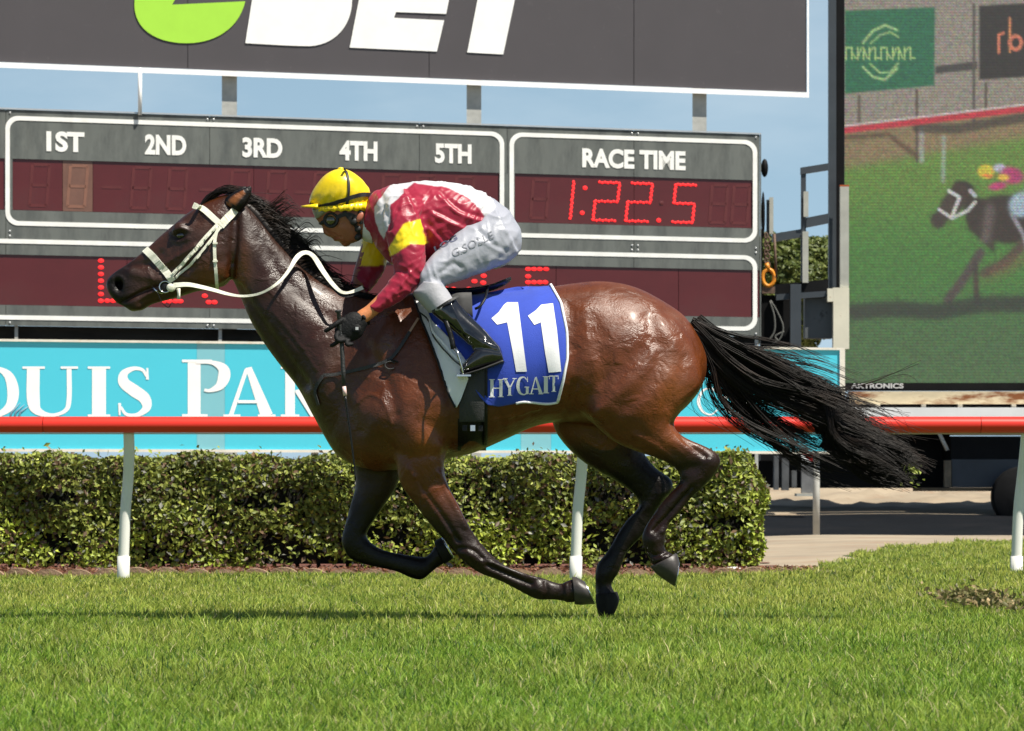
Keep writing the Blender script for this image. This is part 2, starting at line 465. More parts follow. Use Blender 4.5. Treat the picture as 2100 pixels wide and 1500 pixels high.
# ------------------------------------------------------------------ billboard over the boards
XV = 23600.0
M_bill = mat('billboard_vinyl', s2l(70, 66, 69), .55, var=.05, vs=1.2, bump=.05, stain=s2l(80, 76, 78), ss=9, sl=(.62, .75))
M_green = mat('sign_green', s2l(160, 214, 62), .5, var=.03)
M_white = mat('white_paint', (.84, .84, .82), .45, var=.06, vs=2)
M_whitef = mat('white_frame', (.88, .88, .87), .4, var=.05, vs=6)
M_post = mat('galvanised_post', s2l(176, 176, 170), .55, metal=.1, var=.15, vs=6, bump=.1)
bb = Pln(46.6, XV)
bill = thing('billboard', 'dark grey billboard with green and white BET lettering above the scoreboard', 'billboard', bb.P(560, YH + 79, 0))
def seams(pl, xs_, v0, v1, off0, off1, mt, name, parent):
    V, Fs = pl.box(xs_[0], xs_[-1], v0, v1, off1 + .02, off1 - .02); mk('backing_sheet', V, Fs, mt, parent, smooth=False)
    for a, b in zip(xs_[:-1], xs_[1:]):
        V, Fs = pl.box(a + .6, b - .6, v0, v1, off0, off1 + .022); mk(name, V, Fs, mt, parent, smooth=False)
seams(bb, [-500, -110, 385, 880, 1300, 1654], -480, 127.5, .06, .0, M_bill, 'panel', bill)
V, Fs = join(bb.box(-503, 1659, 128, 139, .10, -.03), bb.box(1655.2, 1659, -480, 127.8, .08, -.03)); mk('frame', V, Fs, M_whitef, bill, smooth=False)
V, Fs = join(*[bb.box(-500, 1654, v, v + 12, -.01, -.15) for v in (-460, -170, 100)]); mk('back_rail', V, Fs, M_post, bill, smooth=False)
def bez(p, n=14):
    out = []
    for k in range(0, len(p) - 1, 3):
        a, b, c, d_ = [np.array(q, float) for q in p[k:k + 4]]
        for t in np.linspace(0, 1, n, endpoint=False):
            out.append(tuple((1 - t) ** 3 * a + 3 * (1 - t) ** 2 * t * b + 3 * (1 - t) * t * t * c + t ** 3 * d_))
    out.append(tuple(map(float, p[-1]))); return out
def unk(x, y):   # photo row -> row at px 0
    return YH + (y - YH) / (1 - x / XV)
def letter(loops, mt, name='letter', th=.01, off=.075):
    L2 = [[(x, unk(x, y)) for x, y in lp] for lp in loops]
    V, Fs = fill_poly(L2, lambda x, v: bb.P(x, v, off)); V, Fs = slab(V, Fs, (0, 1, 0), th)
    return mk(name, V, Fs, mt, bill, smooth=False)
letter([bez([(503, 3), (490, 60), (440, 89), (383, 89), (320, 89), (270, 60), (276, 0), (282, -70), (340, -130), (410, -130), (480, -130), (515, -90), (518, -30)]) + [(370, -20), (353, 10)]], M_green)
letter([[(540, -150), (503, 89)] + bez([(503, 89), (560, 92), (600, 95), (636, 95), (690, 92), (722, 50), (722, 0), (722, -30), (710, -38), (700, -40), (740, -60), (745, -150), (660, -150)])], M_white)
letter([[(717, 98), (896, 106), (911, 42), (808, 37), (812, 25), (915, 29), (925, -22), (823, -26), (826, -42), (930, -38), (948, -150), (765, -150)]], M_white)
letter([[(958, 108), (1032, 112), (1060, -20), (1120, -20), (1140, -150), (940, -150), (922, -25), (984, -24)]], M_white)
# white pole and steel posts that carry the billboard
M_postd = M_post
for k, (a, b) in enumerate([(455, 486), (957, 987), (1420, 1449)]):
    V, Fs = bb.box(a, b, -300, unk(a, 1060), -.06, -.26)
    o = mk('steel_post', V, Fs, M_post, None, smooth=False)
    props(o, ['square grey steel post left of the yellow cap, between billboard and scoreboard',
              'square grey steel post above the 5TH column of the scoreboard',
              'square grey steel post above RACE TIME, rightmost under the billboard'][k], 'post', 'steel posts under the billboard')
V, Fs = tube([W(287, 140, 46.45), W(287, 236, 46.45)], .028, 8); o = mk('thin_white_pole', V, Fs, M_white)
props(o, 'thin white pole standing behind the scoreboard above the 2ND column', 'pole')

# ------------------------------------------------------------------ scoreboard
sb = Pln(46.0, XV)
M_board = mat('painted_board', s2l(97, 101, 97), .6, var=.12, vs=2.2, bump=.1, bs=20, stain=s2l(66, 70, 69), ss=3.2, sl=(.46, .74), stretch=(1.2, 1, .4), rvar=.1)
M_trim = mat('aluminium_trim', s2l(188, 190, 190), .35, metal=.4, var=.1, vs=4)
M_win = mat('maroon_display_glass', s2l(86, 32, 34), .32, var=.12, vs=1.2, spec=.5, stain=s2l(78, 44, 42), ss=.7, sl=(.5, .8))
M_line = mat('white_line_paint', (.84, .84, .80), .5, var=.08, vs=5)
M_led = mat('lit_led', (.5, .02, .02), .4, emit=(1, .012, .015), es=.8)
M_ledd = mat('unlit_led', s2l(90, 35, 36), .45, var=.15, vs=6)
M_ledb = mat('faded_led', s2l(128, 88, 72), .5, var=.15, vs=6)
M_dark = mat('dark_gap', (.012, .012, .012), .9)
score = thing('scoreboard', 'long grey race scoreboard with white outlined boxes and red digits', 'scoreboard', sb.P(560, YH + 78, 0))
bx_edges = [-620, -300, 12, 430, 860, 1040, 1300, 1558]
for r0, r1 in [(224, 325), (430.5, 522), (625.5, 668)]:
    for a, b in zip(bx_edges[:-1], bx_edges[1:]):
        V, Fs = sb.box(a + .5, b - .5, r0, r1, .05, -.1); mk('panel', V, Fs, M_board, score, smooth=False)
V, Fs = sb.box(-620, 1558, 226, 666, -.105, -.13); mk('backing', V, Fs, M_dark, score, smooth=False)
V, Fs = sb.box(-623, 1561, 220.8, 223.6, .07, -.12); mk('top_trim', V, Fs, M_trim, score, smooth=False)
V, Fs = sb.box(1558.5, 1561, 224, 668, .05, -.7); mk('side_panel', V, Fs, M_board, score, smooth=False)
b0_ = None
for x_ in (-290, 20, 425, 438, 855, 868, 1296, 1308, 1550):
    for v_ in (231, 474, 484, 662):
        p_ = sb.P(x_, v_, .055)
        if b0_ is None: V, Fs = ellipsoid(p_, (.018, .01, .018), 8, 5); b0_ = mk('bolt', V, Fs, M_trim, score); q_ = np.array(p_)
        else: dup(b0_, np.array(p_) - q_, score)
# windows
for (a, b) in [(-620, -300), (-299, 15), (26, 128), (128.8, 190), (190.8, 520), (520.8, 880), (881, 1027), (1056, 1300), (1300.8, 1552)]:
    V, Fs = sb.box(a, b, 325.5, 430, .03, -.01); mk('display_window', V, Fs, M_win if a != 128.8 else mat('faded_window', s2l(112, 80, 68), .35, var=.15), score, smooth=False)
for a, b in [(-620, -180), (-179, 260), (261, 700), (701, 1140), (1141, 1391), (1392, 1557.5)]:
    V, Fs = sb.box(a, b, 522.3, 625.2, .03, -.01); mk('display_window', V, Fs, M_win, score, smooth=False)
for (a, b, r0, r1) in [(15.3, 25.7, 325.5, 430.2), (1027.3, 1055.7, 325.5, 430.2), (1552.3, 1558, 325.5, 430.2)]:
    V, Fs = sb.box(a, b, r0, r1, .049, -.01); mk('mullion', V, Fs, M_board, score, smooth=False)
def rrect(x0, x1, v0, v1, r, w, sides='lrtb'):
    def ring(x0, x1, v0, v1, r):
        out = []
        for cx, cv, a0 in [(x1 - r, v0 + r, -90), (x1 - r, v1 - r, 0), (x0 + r, v1 - r, 90), (x0 + r, v0 + r, 180)]:
            for k in range(9):
                a = math.radians(a0 + k * 90 / 8); out.append((cx + r * math.cos(a), cv + r * math.sin(a)))
        return out
    A = ring(x0, x1, v0, v1, r); B = ring(x0 + w, x1 - w, v0 + w, v1 - w, r - w * .7)
    n = len(A); V = [sb.P(x, v, .058) for x, v in A + B] ; Fs = []
    for i in range(n):
        j = (i + 1) % n; Fs.append([i, j, n + j, n + i])
    V, Fs = slab(V, Fs, (0, 1, 0), .03)
    return V, Fs
for r in [(11, 1034, 237, 462, 26, 9), (1045, 1553, 237, 467 - 5, 26, 9), (-900, 1553, 490, 655.5, 26, 9)]:
    V, Fs = rrect(*r); mk('white_outline', V, Fs, M_line, score, smooth=False)
for s, a, b in [('1ST', 95, 173), ('2ND', 297, 382), ('3RD', 497, 579), ('4TH', 696, 774), ('5TH', 892, 967), ('RACE TIME', 1194, 1406)]:
    V, Fs = text_on(sb, s, a, b, 266, 308, .058, bold=.042, th=.008); mk('lettering', V, Fs, M_line, score, smooth=False)
def disc(pl, x, v, r, off=.036, ry=None):
    ry = ry or r; n = 8
    V = [pl.P(x + r * math.cos(2 * math.pi * k / n), v + ry * math.sin(2 * math.pi * k / n), off) for k in range(n)]
    V += [pl.P(x, v, off + .006)]
    return V, [[k, (k + 1) % n, n] for k in range(n)]
SEG = {'a': ((.22, 0), (1, 0)), 'b': ((1, 0), (.92, .5)), 'c': ((.92, .5), (.84, 1)), 'd': ((0, 1), (.84, 1)), 'e': ((.08, .5), (0, 1)), 'f': ((.16, 0), (.08, .5)), 'g': ((.08, .5), (.92, .5))}
def seg_digit(segs, x0, x1, v0, v1, mt, name, lit=True, nd=8):
    it = []
    for sg in segs:
        (ax, ay), (bx, by) = SEG[sg]
        if lit:
            m = nd if sg not in 'adg' else nd - 1
            for k in range(m + 1):
                t = (k + .25) / (m + .5)
                j = .7 if k % 2 else -.7
                px = x0 + (ax + (bx - ax) * t) * (x1 - x0); v = v0 + (ay + (by - ay) * t) * (v1 - v0)
                if sg in 'adg': v += j
                else: px += j
                it.append(disc(sb, px, v, 3.1))
        else:
            p = (x0 + ax * (x1 - x0), v0 + ay * (v1 - v0)); q = (x0 + bx * (x1 - x0), v0 + by * (v1 - v0))
            w = 3.2; dxx, dyy = (0, w) if sg in 'adg' else (w, 0)
            V = [sb.P(p[0] - dxx, p[1] - dyy, .034), sb.P(q[0] - dxx, q[1] - dyy, .034), sb.P(q[0] + dxx, q[1] + dyy, .034), sb.P(p[0] + dxx, p[1] + dyy, .034)]
            it.append((V, [[0, 1, 2, 3]]))
    V, Fs = join(*it); return mk(name, V, Fs, mt, score, smooth=False)
seg_digit('bc', 1130, 1177, 338, 420, M_led, 'lit_digit')
seg_digit('abged', 1216, 1271, 339, 421, M_led, 'lit_digit')
seg_digit('abged', 1283, 1338, 339, 421, M_led, 'lit_digit')
seg_digit('afgcd', 1378, 1428, 339, 421, M_led, 'lit_digit')
for x, v, m in [(1200, 352, M_led), (1194, 406, M_led), (1351, 418, M_led), (1357, 380, M_ledd)]:
    V, Fs = disc(sb, x, v, 5); mk('led_dot', V, Fs, m, score, smooth=False)
for x in (1088, 1455, 1500):
    seg_digit('abcdefg', x, x + 38, 338, 420, M_ledd, 'unlit_digit', False)
for k, x in enumerate([60, 138, 268, 342, 470, 545, 640, 780, 850, 930]):
    seg_digit('abcdefg', x, x + 42, 336, 420, M_ledb if k == 1 else M_ledd, 'unlit_digit', False)
for x in (205, 405, 600): seg_digit('g', x, x + 48, 336, 420, M_ledd, 'unlit_digit', False)
# dot matrix line
def dots(pts, name='lit_character'):
    V, Fs = join(*[disc(sb, x, unk(x, y), 6.4, ry=4.6) for x, y in pts]); o_ = mk(name, V, Fs, M_led, score, smooth=False); o_['kind'] = 'stuff'
dots([(207, 535 + 13.7 * k) for k in range(7)] + [(220, 617), (232, 617)])
dots([(x, 618) for x in (336, 348, 360, 370)])
dots([(420, 607)])
dots([(428, 620), (440, 620)])
dots([(916, 593), (930, 593), (962, 593), (973, 577), (992, 566), (991, 580), (992, 592)])
dots([(x, 552) for x in (1083, 1095, 1107, 1120)] + [(1083, 567)] + [(x, 579) for x in (1083, 1095, 1107, 1118)] + [(1083, 592)])
# dark underside with struts between scoreboard and banner
V, Fs = sb.box(-620, 1556, 668.5, 760, -.25, -.4); mk('under_skirt', V, Fs, mat('dark_cloth', (.018, .018, .016), .95, var=.6, vs=2.5, stretch=(.4, 1, 2)), score, smooth=False)
for x in (-300, 30, 448, 900, 1350, 1548):
    V, Fs = sb.box(x, x + 7, 660, unk(x, 1070), -.02, -.08); mk('support_leg', V, Fs, M_post, score, smooth=False)

# ------------------------------------------------------------------ turquoise banner
XB = 30400.0
bn = Pln(39.4, XB)
def unb(x, y): return YH + (y - YH) / (1 - x / XB)
M_cyan = mat('turquoise_vinyl', s2l(72, 190, 212), .4, var=.02, vs=1.0)
M_cyan2 = mat('patched_vinyl', s2l(120, 182, 194), .4, var=.04, vs=2)
M_cream = mat('cream_frame', s2l(212, 208, 196), .5, var=.12, vs=5, stain=s2l(180, 150, 100), ss=4, sl=(.6, .8))
ban = thing('advertising_banner', 'long turquoise banner with white serif capitals behind the red rail', 'banner', bn.P(560, unb(560, 1103)))
V, Fs = bn.box(-620, 1722, 700.6, 920.4, -.003, -.02); mk('backing_sheet', V, Fs, M_cyan, ban, smooth=False)
for a, b, m in [(-620, -40, M_cyan), (-39.6, 403.5, M_cyan), (403.8, 461, M_cyan2), (461.3, 1068, M_cyan), (1068.3, 1130, M_cyan2), (1130.3, 1722, M_cyan)]:
    V, Fs = bn.box(a, b, 700.5, 920.5, .02, 0); mk('vinyl_panel', V, Fs, m, ban, smooth=False)
V, Fs = join(bn.box(-623, 1733, 695.5, 700.3, .05, -.04), bn.box(-623, 1733, 920.8, 926.5, .05, -.04), bn.box(1722.4, 1733, 700.4, 920.7, .05, -.04)); mk('frame', V, Fs, M_cream, ban, smooth=False)
for x in (-560, 100, 640, 1100, 1668):
    V, Fs = tube([bn.P(x + 6, 900, -.09), bn.P(x + 6, unb(x, 1107), -.09)], .045, 10); mk('leg', V, Fs, M_post, ban)
M_ltr = mat('banner_lettering', (.84, .84, .83), .5, var=.03)
def ser(ch, x0, x1, y0, y1, wd):
    """glyph drawn between columns x0..x1 and rows y0 (top)..y1 (base); wd = its em width"""
    sx = (x1 - x0) / wd; sy = (y1 - y0)
    P3 = lambda x, y, k: bn.P(x, unb(x, y), .024 + k)
    V, Fs = stroke_glyph(SER[ch], sx, sy, x0, y1, P3); return mk('letter', V, Fs, M_ltr, ban, smooth=False)
ser('Q', -75, 34, 752, 855, .92)
ser('U', 50, 160, 752, 855, .84)
ser('I', 180, 226, 752, 855, .34)
ser('S', 243, 312, 752, 855, .6)
ser('P', 376, 470, 738, 855, .72)
ser('A', 462, 565, 752, 855, .8)
ser('R', 578, 662, 752, 855, .85)
ser('C', 1428, 1472, 793, 853, .66)
ser('O', 1484, 1536, 793, 853, .7)
V, Fs = join(*[tube([bn.P(18 + 9 * k, unb(20, 866), .03), bn.P(24 + 9 * k, unb(20, 845), .03), bn.P(42 + 9 * k, unb(20, 826 + 3 * k), .03)], [.012, .012, .002], 4) for k in range(3)])
mk('printed_feather', V, Fs, mat('feather_print', s2l(120, 150, 170), .5), ban)

# ------------------------------------------------------------------ big video screen
SD = 50.3
M_mast = mat('dark_mast', s2l(62, 68, 74), .5, metal=.1, var=.15, vs=2)
M_black = mat('black_metal', (.006, .006, .0065), .6, spec=.15, var=.3, vs=4)
M_galv = mat('pale_column', s2l(176, 176, 166), .6, var=.12, vs=4, stain=s2l(190, 150, 110), ss=3, sl=(.62, .75))
M_cream2 = mat('cream_column', s2l(226, 220, 198), .5, var=.08, vs=3, stain=s2l(160, 110, 60), ss=6, sl=(.62, .72))
M_rust = mat('rusty_beam', s2l(206, 190, 158), .7, var=.2, vs=3, stain=s2l(122, 68, 26), ss=3.2, sl=(.48, .62), stretch=(.5, 1, 2))
screen = thing('video_screen', 'huge video screen replaying a brown race horse on green turf', 'screen', W(1900, 1060, SD))
# the picture shown, painted per LED block
step = 3.0
X0, X1, Y0, Y1 = 1732, 2200, -160, 786
nx, ny = int((X1 - X0) / step) + 1, int((Y1 - Y0) / step) + 1
gx = np.linspace(X0, X1, nx); gy = np.linspace(Y0, Y1, ny)
GX, GY = np.meshgrid(gx, gy)
IM = np.zeros((ny, nx, 3))
def put(mask, c, a=1.0):
    m = (np.clip(mask, 0, 1) * a)[..., None]
    IM[:] = IM * (1 - m) + np.array(s2l(*c)) * m
def soft(v, w=2.0): return 1 / (1 + np.exp(-np.clip(v / (w * .5), -40, 40)))
def quad(pts, w=1.5):
    m = np.ones_like(GX); n = len(pts)
    for i in range(n):
        (ax, ay), (bx, by) = pts[i], pts[(i + 1) % n]
        L = math.hypot(bx - ax, by - ay)
        m = np.minimum(m, soft(((bx - ax) * (GY - ay) - (by - ay) * (GX - ax)) / L, w))
    return m
def line(pts, r, w=1.2):
    dmin = np.full_like(GX, 1e9)
    for (ax, ay), (bx, by) in zip(pts[:-1], pts[1:]):
        t = np.clip(((GX - ax) * (bx - ax) + (GY - ay) * (by - ay)) / ((bx - ax) ** 2 + (by - ay) ** 2 + 1e-9), 0, 1)
        dmin = np.minimum(dmin, np.hypot(GX - ax - t * (bx - ax), GY - ay - t * (by - ay)))
    return soft(r - dmin, w)
def ell(cx, cy, rx, ry, w=2, ang=0):
    c, s = math.cos(math.radians(ang)), math.sin(math.radians(ang))
    u = ((GX - cx) * c + (GY - cy) * s) / rx; v = (-(GX - cx) * s + (GY - cy) * c) / ry
    return soft((1 - np.hypot(u, v)) * min(rx, ry), w)
IM[:] = s2l(132, 124, 112)
put(soft(GY - 262 + (GX - 1730) * .13, 6), (126, 108, 76))
put(soft(GY - (345 - (GX - 1730) * .17), 9), (92, 124, 48))
put(soft(GY - 440, 60), (64, 112, 46))
put(soft(GY - 620, 50), (66, 96, 56))
put(quad([(1732, 22), (1918, 15), (1916, 176), (1732, 193)]), (30, 96, 66))
for cy, sg in ((62, 1), (150, -1)):
    put(line([(1770, 88 if sg > 0 else 138), (1790, 64 if sg > 0 else 158), (1815, 52 if sg > 0 else 164), (1840, 62 if sg > 0 else 140)], 2.2), (150, 182, 120))
    put(line([(1785, 90 if sg > 0 else 132), (1805, 72 if sg > 0 else 150), (1826, 66 if sg > 0 else 148), (1842, 76 if sg > 0 else 130)], 1.6), (140, 175, 110))
xx = 1735
for k in range(12):
    put(line([(xx, 98), (xx, 122)], 1.8, .8), (150, 178, 110)); put(line([(xx, 98 + (k % 3) * 10), (xx + 8, 98 + (k % 2) * 22)], 1.6, .8), (150, 178, 110)); xx += 12
put(quad([(1918, 136), (2004, 126), (2004, 143), (1918, 152)]), (62, 60, 56))
put(quad([(2008, 12), (2205, 2), (2205, 152), (2008, 164)]), (40, 36, 34))
put(line([(1997, 10), (1997, 250)], 3), (80, 74, 68))
put(line([(2048, 108), (2048, 72), (2058, 68)], 2.6, .8), (196, 110, 80)); put(line([(2071, 38), (2071, 106)], 2.4, .8), (200, 130, 80)); put(ell(2083, 88, 15, 17, 1), (196, 110, 80)); put(ell(2083, 88, 8, 10, 1), (40, 36, 34))
for x, a, b in ((1762, 198, 250), (1880, 186, 330), (2022, 172, 230)): put(line([(x, a), (x, b)], 3), (84, 72, 62))
put(line([(1890, 262), (1890, 330)], 5, 2), (150, 150, 146), .7)
put(line([(1700, 285), (1822, 276), (1880, 322)], 5, 3), (78, 56, 40), .8)
put(line([(1880, 262), (1960, 265), (2200, 225)], 10, 3), (58, 52, 46), .85)
put(line([(1728, 268), (2202, 212)], 6.5, 1.5), (176, 36, 52))
put(line([(1728, 259), (2202, 203)], 1.6, 1.2), (190, 180, 176))
put(line([(1936, 282), (1934, 372)], 4, 2), (150, 160, 150), .6)
# horse and rider on the screen
BR = (50, 40, 33)
put(ell(2065, 450, 72, 50, 4, 8), BR); put(ell(2150, 440, 80, 52, 4), BR)
put(quad([(1965, 385), (2040, 420), (2040, 520), (1985, 470)], 4), BR)
put(ell(1952, 420, 40, 22, 3, -55), (62, 50, 42)); put(ell(1924, 452, 16, 17, 3), (58, 48, 42))
put(ell(1978, 384, 22, 12, 3, 20), (38, 32, 30)); put(ell(1968, 395, 20, 20, 3), (58, 44, 36))
put(line([(2010, 520), (1985, 560), (1945, 615)], 10, 3), (72, 64, 58)); put(line([(2000, 545), (2003, 618)], 6, 3), (60, 52, 44))
put(line([(2100, 500), (2060, 540), (2020, 560)], 10, 4), (74, 60, 50)); put(line([(2150, 480), (2180, 560), (2200, 620)], 12, 4), (70, 58, 48))
put(line([(1752, 640), (1830, 634), (1920, 640), (2010, 625), (2200, 622)], 17, 5), (44, 46, 40), .9)
put(ell(2070, 545, 50, 14, 8, -30), (110, 84, 58), .5)
put(line([(1946, 392), (1968, 405), (1952, 445)], 3.4, 1), (186, 186, 180)); put(line([(1926, 430), (1952, 448), (1985, 432), (2000, 415)], 3.2, 1), (180, 180, 176))
put(line([(1990, 392), (2000, 402)], 4, 1), (160, 160, 158))
put(ell(2022, 352, 17, 14, 2), (190, 176, 42)); put(ell(2025, 361, 10, 4, 2), (214, 120, 50)); put(ell(2050, 345, 12, 8, 2), (170, 172, 186))
put(ell(2075, 360, 24, 17, 3, 15), (158, 48, 96)); put(ell(2058, 364, 11, 6, 2), (214, 172, 50)); put(ell(2046, 382, 18, 8, 2, -10), (170, 50, 100))
put(ell(2095, 420, 26, 24, 4, -40), (146, 166, 176)); put(ell(2130, 395, 26, 30, 4), (150, 168, 178))
put(line([(2075, 440), (2098, 480), (2110, 520)], 4, 2), (150, 150, 160), .7)
put(line([(2030, 430), (2022, 490)], 10, 6), (110, 98, 92), .5)
nzp = rng.normal(0, 1, (ny, nx)); blot = np.sin(GX * .11 + 2 * np.sin(GY * .05)) * np.sin(GY * .21)
g_ = IM.mean(2, keepdims=True); IM[:] = g_ + (IM - g_) * .95
IM *= (1 + .12 * nzp + .05 * blot)[..., None]
IM = np.clip(IM, 0, 1)
V = np.array([W(x, y, SD) for x, y in zip(GX.ravel(), GY.ravel())])
idx = np.arange(nx * ny).reshape(ny, nx)
Fq = np.stack([idx[:-1, :-1], idx[1:, :-1], idx[1:, 1:], idx[:-1, 1:]], -1).reshape(-1, 4)
M_scr = bpy.data.materials.new('led_screen'); M_scr.use_nodes = True
N, L = M_scr.node_tree.nodes, M_scr.node_tree.links; b = N['Principled BSDF']
b.inputs['Base Color'].default_value = (.02, .02, .02, 1); b.inputs['Roughness'].default_value = .6
at = N.new('ShaderNodeAttribute'); at.attribute_name = 'Col'
tc = N.new('ShaderNodeTexCoord'); sp = N.new('ShaderNodeSeparateXYZ'); L.new(tc.outputs['Object'], sp.inputs[0])
pitch = 6.0 / F * SD
def wave(sock, ph=0.0, p=pitch):
    m1 = N.new('ShaderNodeMath'); m1.operation = 'MULTIPLY'; m1.inputs[1].default_value = 2 * math.pi / p; L.new(sock, m1.inputs[0])
    m2 = N.new('ShaderNodeMath'); m2.operation = 'SINE'; L.new(m1.outputs[0], m2.inputs[0]); return m2.outputs[0]
wz = wave(sp.outputs['Z']); wx = wave(sp.outputs['X'], p=pitch)
ml = N.new('ShaderNodeMath'); ml.operation = 'MULTIPLY'; L.new(wx, ml.inputs[0]); L.new(wz, ml.inputs[1])
ad = N.new('ShaderNodeMath'); ad.operation = 'MULTIPLY_ADD'; ad.inputs[1].default_value = .15; ad.inputs[2].default_value = 1.0; L.new(ml.outputs[0], ad.inputs[0])
a2 = N.new('ShaderNodeMath'); a2.operation = 'MULTIPLY_ADD'; a2.inputs[1].default_value = .16; L.new(wz, a2.inputs[0]); L.new(ad.outputs[0], a2.inputs[2])
nz = N.new('ShaderNodeTexWhiteNoise'); nz.noise_dimensions = '2D'
sn = N.new('ShaderNodeVectorMath'); sn.operation = 'SNAP'; sn.inputs[1].default_value = (pitch / 2, 10, pitch / 2); L.new(tc.outputs['Object'], sn.inputs[0])
cmb = N.new('ShaderNodeCombineXYZ'); s3 = N.new('ShaderNodeSeparateXYZ'); L.new(sn.outputs[0], s3.inputs[0]); L.new(s3.outputs[0], cmb.inputs[0]); L.new(s3.outputs[2], cmb.inputs[1]); L.new(cmb.outputs[0], nz.inputs['Vector'])
mixn = N.new('ShaderNodeMix'); mixn.data_type = 'RGBA'; mixn.blend_type = 'MULTIPLY'; mixn.inputs[0].default_value = .35
L.new(at.outputs['Color'], mixn.inputs[6]); L.new(nz.outputs['Color'], mixn.inputs[7])
sc2 = N.new('ShaderNodeVectorMath'); sc2.operation = 'SCALE'; L.new(mixn.outputs[2], sc2.inputs[0]); L.new(a2.outputs[0], sc2.inputs['Scale'])
L.new(sc2.outputs[0], b.inputs['Emission Color']); b.inputs['Emission Strength'].default_value = .80
o = mk('display_face', V, Fq, M_scr, screen, smooth=False, cols=IM.reshape(-1, 3))
o['kind'] = 'stuff'
V, Fs = pxbox(1733, 2205, 785.5, 801, SD - .03, .3); mk('lower_bezel', V, Fs, M_black, screen, smooth=False)
V, Fs = pxbox(1733, 2205, -165, 800, SD + .03, .5); mk('cabinet', V, Fs, M_black, screen, smooth=False)
sp0 = Pln(SD, 1e9)
V, Fs = text_on(sp0, 'AKTRONICS', 1745, 1853, 785.5 + 1, 797, .045, bold=.03, th=.006); mk('maker_lettering', V, Fs, mat('maker_white', (.6, .6, .6), .5), screen, smooth=False)
# steelwork in front and beside the screen
V, Fs = pxbox(1700, 1715, -170, 612, SD - .22, .15); mk('mast', V, Fs, M_mast, screen, smooth=False)
V, Fs = pxbox(1715.3, 1731, -170, 612, SD - .2, .3); mk('mast', V, Fs, M_black, screen, smooth=False)
V, Fs = join(pxbox(1723, 1741, 383, 590, SD - .5, .12)); mk('pale_column', V, Fs, M_galv, screen, smooth=False)
V, Fs = pxbox(1722.5, 1741.5, 379.5, 382.8, SD - .5, .12); mk('rusty_cap', V, Fs, mat('rust', s2l(170, 84, 40), .8), screen, smooth=False)
V, Fs = join(pxbox(1709, 1741.5, 590.3, 716, SD - .55, .2), pxbox(1697, 1708.8, 592, 619, SD - .55, .15)); mk('cream_column', V, Fs, M_cream2, screen, smooth=False)
V, Fs = pxbox(1741.8, 2205, 803, 829, SD - .4, .2); mk('rusty_beam', V, Fs, M_rust, screen, smooth=False)
V, Fs = pxbox(1741.8, 2205, 836, 858, SD - .6, .5); mk('white_deck_edge', V, Fs, M_white, screen, smooth=False)
for x in (1796, 1890, 1965, 2075):
    V, Fs = pxbox(x, x + 9, 829.2, 835.8, SD - .35, .1); mk('spacer', V, Fs, M_cream, screen, smooth=False)
# trailer below
M_box = mat('dark_toolbox', s2l(64, 68, 74), .55, var=.15, vs=3, stain=s2l(150, 150, 150), ss=16, sl=(.66, .72))
trailer = thing('screen_trailer', 'black trailer chassis and toolbox under the video screen', 'trailer', W(1900, 1040, SD))
V, Fs = pxbox(1560, 2300, 829.5, 888, SD + .1, 2.2); mk('chassis', V, Fs, M_black, trailer, smooth=False)
V, Fs = pxbox(1540, 1948, 888.5, 1001, SD + .9, 1.2); mk('underframe_backing', V, Fs, M_black, trailer, smooth=False)  # underframe, carried on to the left as an added black backing
V, Fs = pxbox(1950, 2300, 895, 942, SD - .1, 1.0); mk('toolbox_top', V, Fs, M_black, trailer, smooth=False)
V, Fs = pxbox(1952, 2300, 942.5, 1000, SD - .15, 1.0); mk('toolbox_panel', V, Fs, M_box, trailer, smooth=False)
V, Fs = pxbox(1890, 2300, 1000.5, 1007.5, SD - .2, 1.1); mk('rusty_sill', V, Fs, mat('dirty_sill', s2l(104, 88, 66), .8, var=.3, vs=4), trailer, smooth=False)
V, Fs = pxbox(1937, 1951, 945, 999, SD - .2, .1); mk('mud_flap', V, Fs, mat('muddy_edge', s2l(126, 112, 92), .9, var=.3, vs=8, bump=1), trailer, smooth=False)
V, Fs = tube([W(1922, 880, SD - .25), W(1943, 924, SD - .25)], .03, 6); mk('stay', V, Fs, M_cream, trailer)
def wheel(px, py, r, d, parent):
    c = W(px, py, d); V, Fs = [], []
    prof = [(.2, 0), (.55, .0), (.6, .04), (.95, .02), (1, .08), (1, .9), (.95, .98)]
    n = 32
    for i, (rr, t) in enumerate(prof):
        for k in range(n):
            a = 2 * math.pi * k / n; V.append((c[0] + r * rr * math.cos(a), c[1] + t * .3, c[2] + r * rr * math.sin(a)))
    for i in range(len(prof) - 1):
        for k in range(n): Fs.append([i * n + k, i * n + (k + 1) % n, (i + 1) * n + (k + 1) % n, (i + 1) * n + k])
    Fs.append(list(range(n)))
    return mk('wheel', V, Fs, mat('tyre_rubber', (.007, .007, .0075), .8, spec=.15, var=.3, vs=8), parent)
wheel(2100, 1020, .47, SD - .6, trailer); wheel(2245, 1020, .47, SD - .6, trailer)
